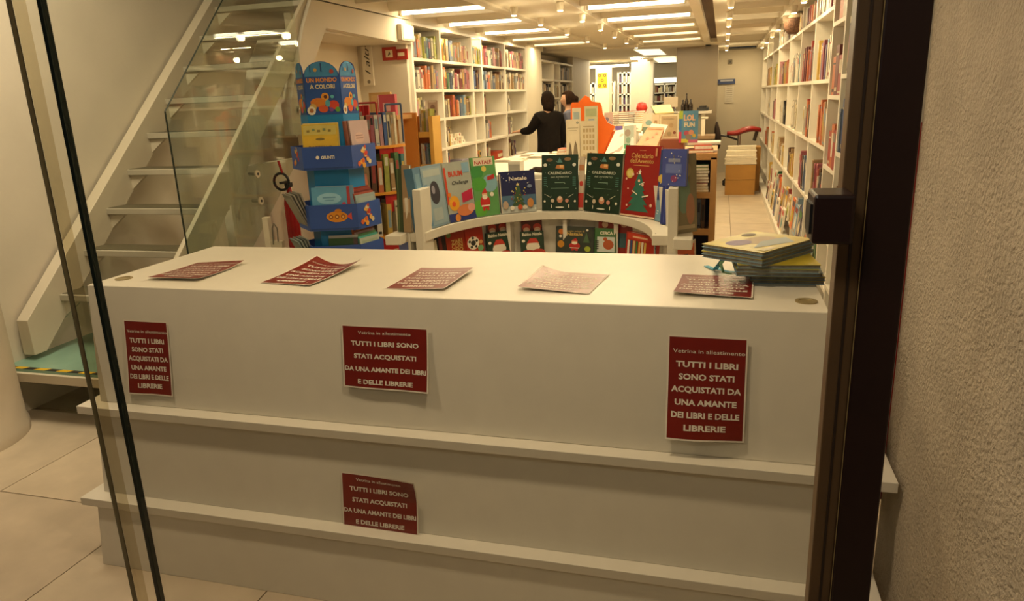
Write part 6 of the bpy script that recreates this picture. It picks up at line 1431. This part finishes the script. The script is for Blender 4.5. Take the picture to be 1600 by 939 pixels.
def person(label, loc, facing, height, shirt, trousers, hair, reach=None, bun=False):
    """built facing -y, then turned; reach = left-hand target in local coordinates"""
    s = height/1.70
    t = thing('person', label, 'person', loc, (0, 0, facing))
    P = lambda x, y, z: (x*s, y*s, z*s)
    torso = [(P(0, 0, .95), (.135*s, .10*s)), (P(0, 0, 1.10), (.125*s, .09*s)), (P(0, -.01, 1.28), (.145*s, .10*s)), (P(0, .0, 1.40), (.11*s, .075*s)), (P(0, -.005, 1.47), .05*s), (P(0, -.02, 1.54), .055*s)]
    chains = [torso]
    arms = []
    for sx in (-1, 1):
        hip = P(.09*sx, 0, .90); chains.append([torso[0], (hip, .085*s), (P(.10*sx, -.01, .50), .058*s), (P(.10*sx, .01, .10), .038*s), (P(.10*sx, -.03, .04), .035*s), (P(.11*sx, -.16, .03), .028*s)])
        sh = P(.18*sx, 0, 1.38)
        if reach and sx == reach[0]:
            wr = Vector(reach[1]); el = (Vector(sh) + wr)/2 + Vector((0, .02, -.08))
        else:
            el = Vector(P(.24*sx, .03, 1.12)); wr = Vector(P(.23*sx, -.06, .88))
        d = (wr - el).normalized()
        side = d.cross(Vector((0, 0, 1))).normalized() if abs(d.z) < .9 else Vector((1, 0, 0))
        palm = wr + d*.075*s
        arm = [(torso[3][0], torso[3][1]), (sh, .055*s), (tuple(el), .038*s), (tuple(wr), .024*s), (tuple(palm), (.030*s, .018*s))]
        chains.append(arm); arms.append((sh, tuple(el), tuple(wr)))
        dn = Vector((0, 0, -1)) if abs(d.z) < .9 else Vector((0, -1, 0))
        for k, (o_, L) in enumerate(((-.026, .065), (-.009, .075), (.009, .070), (.026, .055))):
            b = palm + side*o_*s + d*.012*s; f1 = b + d*L*.5*s + dn*.006*s; f2 = b + d*L*.95*s + dn*.022*s
            chains.append([(tuple(palm), (.030*s, .018*s)), (tuple(b), .0095*s), (tuple(f1), .0085*s), (tuple(f2), .007*s)])
        th0 = wr + d*.025*s + side*.028*s*(-sx); th1 = th0 + (d*.6 + side*(-sx)*.8).normalized()*.04*s; 
        chains.append([(tuple(wr), .024*s), (tuple(th0), .012*s), (tuple(th1), .009*s), (tuple(th1 + d*.025*s), .0075*s)])
    me = skin_mesh(chains, 'body', SKIN)
    # head: shaped ellipsoid with face
    hb = MB(); n, k = 20, 24; c = Vector(P(0, -.025, 1.60)); vs = []
    for j in range(n+1):
        th = PI*j/n
        for i in range(k):
            ph = 2*PI*i/k; x, y, z = math.sin(th)*math.cos(ph), math.sin(th)*math.sin(ph), math.cos(th)
            rx, ry, rz = .074, .092, .112
            if z < 0: rx *= 1 + .30*z; ry *= 1 + .12*z
            px, py, pz = x*rx, y*ry, z*rz
            if y < -.5:
                py += .010*max(0, 1 - abs(z-.08)/.12)*(1 if abs(abs(px)-.03) < .016 else 0)      # eye sockets
                py -= .022*max(0, 1 - abs(px)/.018)*max(0, 1 - abs(z+.12)/.22)                   # nose
                py -= .006*max(0, 1 - abs(px)/.03)*max(0, 1 - abs(z+.46)/.10)                    # lips
            vs.append(tuple(c + Vector((px, py, pz))*s))
    hb.add(vs, [(j*k+i, j*k+(i+1) % k, (j+1)*k+(i+1) % k, (j+1)*k+i) for j in range(n) for i in range(k)], SKIN)
    for sx in (-1, 1):
        e = c + Vector((.030*sx, -.078, .010))*s
        hb.lathe([(.0001, -.008*s), (.010*s, -.004*s), (.012*s, 0), (.010*s, .004*s), (.0001, .008*s)], EYEW, tuple(e), 10)
        hb.box(e.x-.005*s, e.x+.005*s, e.y-.0135*s, e.y-.010*s, e.z-.005*s, e.z+.005*s, hm('3a2416'))
        a = c + Vector((.074*sx, .005, -.005))*s
        hb.lathe([(.0001, -.028*s), (.012*s, -.018*s), (.014*s, .008*s), (.010*s, .026*s), (.0001, .032*s)], SKIN, tuple(a), 8)
    hb.box(c.x-.022*s, c.x+.022*s, c.y-.090*s, c.y-.080*s, c.z-.056*s, c.z-.048*s, LIPS)
    hm_ = hb.mesh('h')
    bm = bmesh.new(); bm.from_mesh(me)
    off = len(me.materials); 
    for m_ in hm_.materials: me.materials.append(m_)
    b2_ = bmesh.new(); b2_.from_mesh(hm_)
    for f in b2_.faces: f.material_index += off; f.smooth = True
    tmp = bpy.data.meshes.new('tmp'); b2_.to_mesh(tmp); bm.from_mesh(tmp); bm.to_mesh(me); bm.free(); b2_.free()
    body = bpy.data.objects.new('body', me); COL.objects.link(body); body.parent = t
    # clothes follow the body
    tc = [[(P(0, 0, .72), (.20*s, .16*s)), (P(0, 0, .92), (.195*s, .155*s)), (P(0, 0, 1.10), (.185*s, .14*s)), (P(0, -.01, 1.28), (.190*s, .14*s)), (P(0, 0, 1.40), (.15*s, .105*s)), (P(0, 0, 1.47), .075*s)]]
    for sh, el, wr in arms:
        w2 = tuple(Vector(el)*.12 + Vector(wr)*.88)
        tc.append([(P(0, 0, 1.40), (.15*s, .105*s)), (sh, .085*s), (el, .064*s), (w2, .046*s)])
    o = bpy.data.objects.new('jacket', skin_mesh(tc, 'jacket', shirt)); COL.objects.link(o); o.parent = t
    lc = [[(P(0, 0, .93), (.150*s, .115*s)), (P(0, 0, .88), (.15*s, .115*s))]]
    for sx in (-1, 1): lc.append([(P(0, 0, .88), (.15*s, .115*s)), (P(.09*sx, 0, .80), .098*s), (P(.10*sx, -.01, .50), .074*s), (P(.10*sx, .01, .09), .058*s)])
    o = bpy.data.objects.new('trousers', skin_mesh(lc, 'trousers', trousers)); COL.objects.link(o); o.parent = t
    # hair
    m = MB(); vs = []; n, k = 14, 24
    for j in range(n+1):
        th = PI*.66*j/n
        for i in range(k):
            ph = 2*PI*i/k; x, y, z = math.sin(th)*math.cos(ph), math.sin(th)*math.sin(ph), math.cos(th)
            lim = z if y > -.35 else max(z, .52)
            q = 1.0 + .03*math.sin(ph*9)
            if y < -.35 and z < .52: xx, yy, zz = x*.7, y*.85 + .10, .50
            else: xx, yy, zz = x, y, z
            vs.append(tuple(c + Vector((xx*.092*q, yy*.112*q + .008, zz*.130))*s))
    m.add(vs, [(j*k+i, j*k+(i+1) % k, (j+1)*k+(i+1) % k, (j+1)*k+i) for j in range(n) for i in range(k)], hair)
    if bun:
        m.lathe([(.0001, -.05*s), (.035*s, -.03*s), (.045*s, 0), (.035*s, .03*s), (.0001, .045*s)], hair, tuple(c + Vector((0, .12, .01))*s), 14)
        m.tube(c + Vector((0, .13, 0))*s, c + Vector((0, .15, -.12))*s, .03*s, hair, .012*s)
    else:
        m.lathe([(.0001, -.13*s), (.065*s, -.12*s), (.084*s, -.05*s), (.082*s, .04*s), (.0001, .07*s)], hair, tuple(c + Vector((0, .036, -.02))*s), 16)
    o = m.build('hair', t, smooth=True)
    sh_ = MB()
    for sx in (-1, 1):
        sh_.prism([(-.045, 0), (.045, 0), (.045, .05), (-.045, .05)], .16, BLACK, Matrix.Translation((.105*sx*s, -.20*s, 0)))
    sh_.build('shoes', t, bevel=.01)
    return t
BLK = mat('black_wool', (.008, .006, .005), .95, var=.2, scale=30, bump=.2, bscale=80, spec=.1)
fc = math.radians(-128)
Mloc = Matrix.Rotation(-fc, 4, 'Z')
pl = Vector((-2.235, 9.75, 0)); tgt = Vector((-2.66, 9.82, 1.17)) - pl
tl = Mloc @ tgt
person('person in a black jacket reaching to a shelf of the left bookcase', pl, fc, 1.66, BLK, mat('dark_trousers', (.03, .03, .035), .8), mat('dark_brown_hair', (.012, .006, .003), .9, var=.3, scale=40, spec=.1), reach=((1 if tl.x > 0 else -1), tuple(tl)))
person('person with tied brown hair in a blue grey jacket behind the one in black', (-2.09, 10.45, 0), math.radians(-80), 1.66, mat('blue_grey_jacket', (.10, .11, .17), .8), mat('dark_trousers', (.03, .03, .035), .8), mat('brown_hair', (.025, .012, .006), .9, var=.3, scale=40, spec=.1), bun=True)
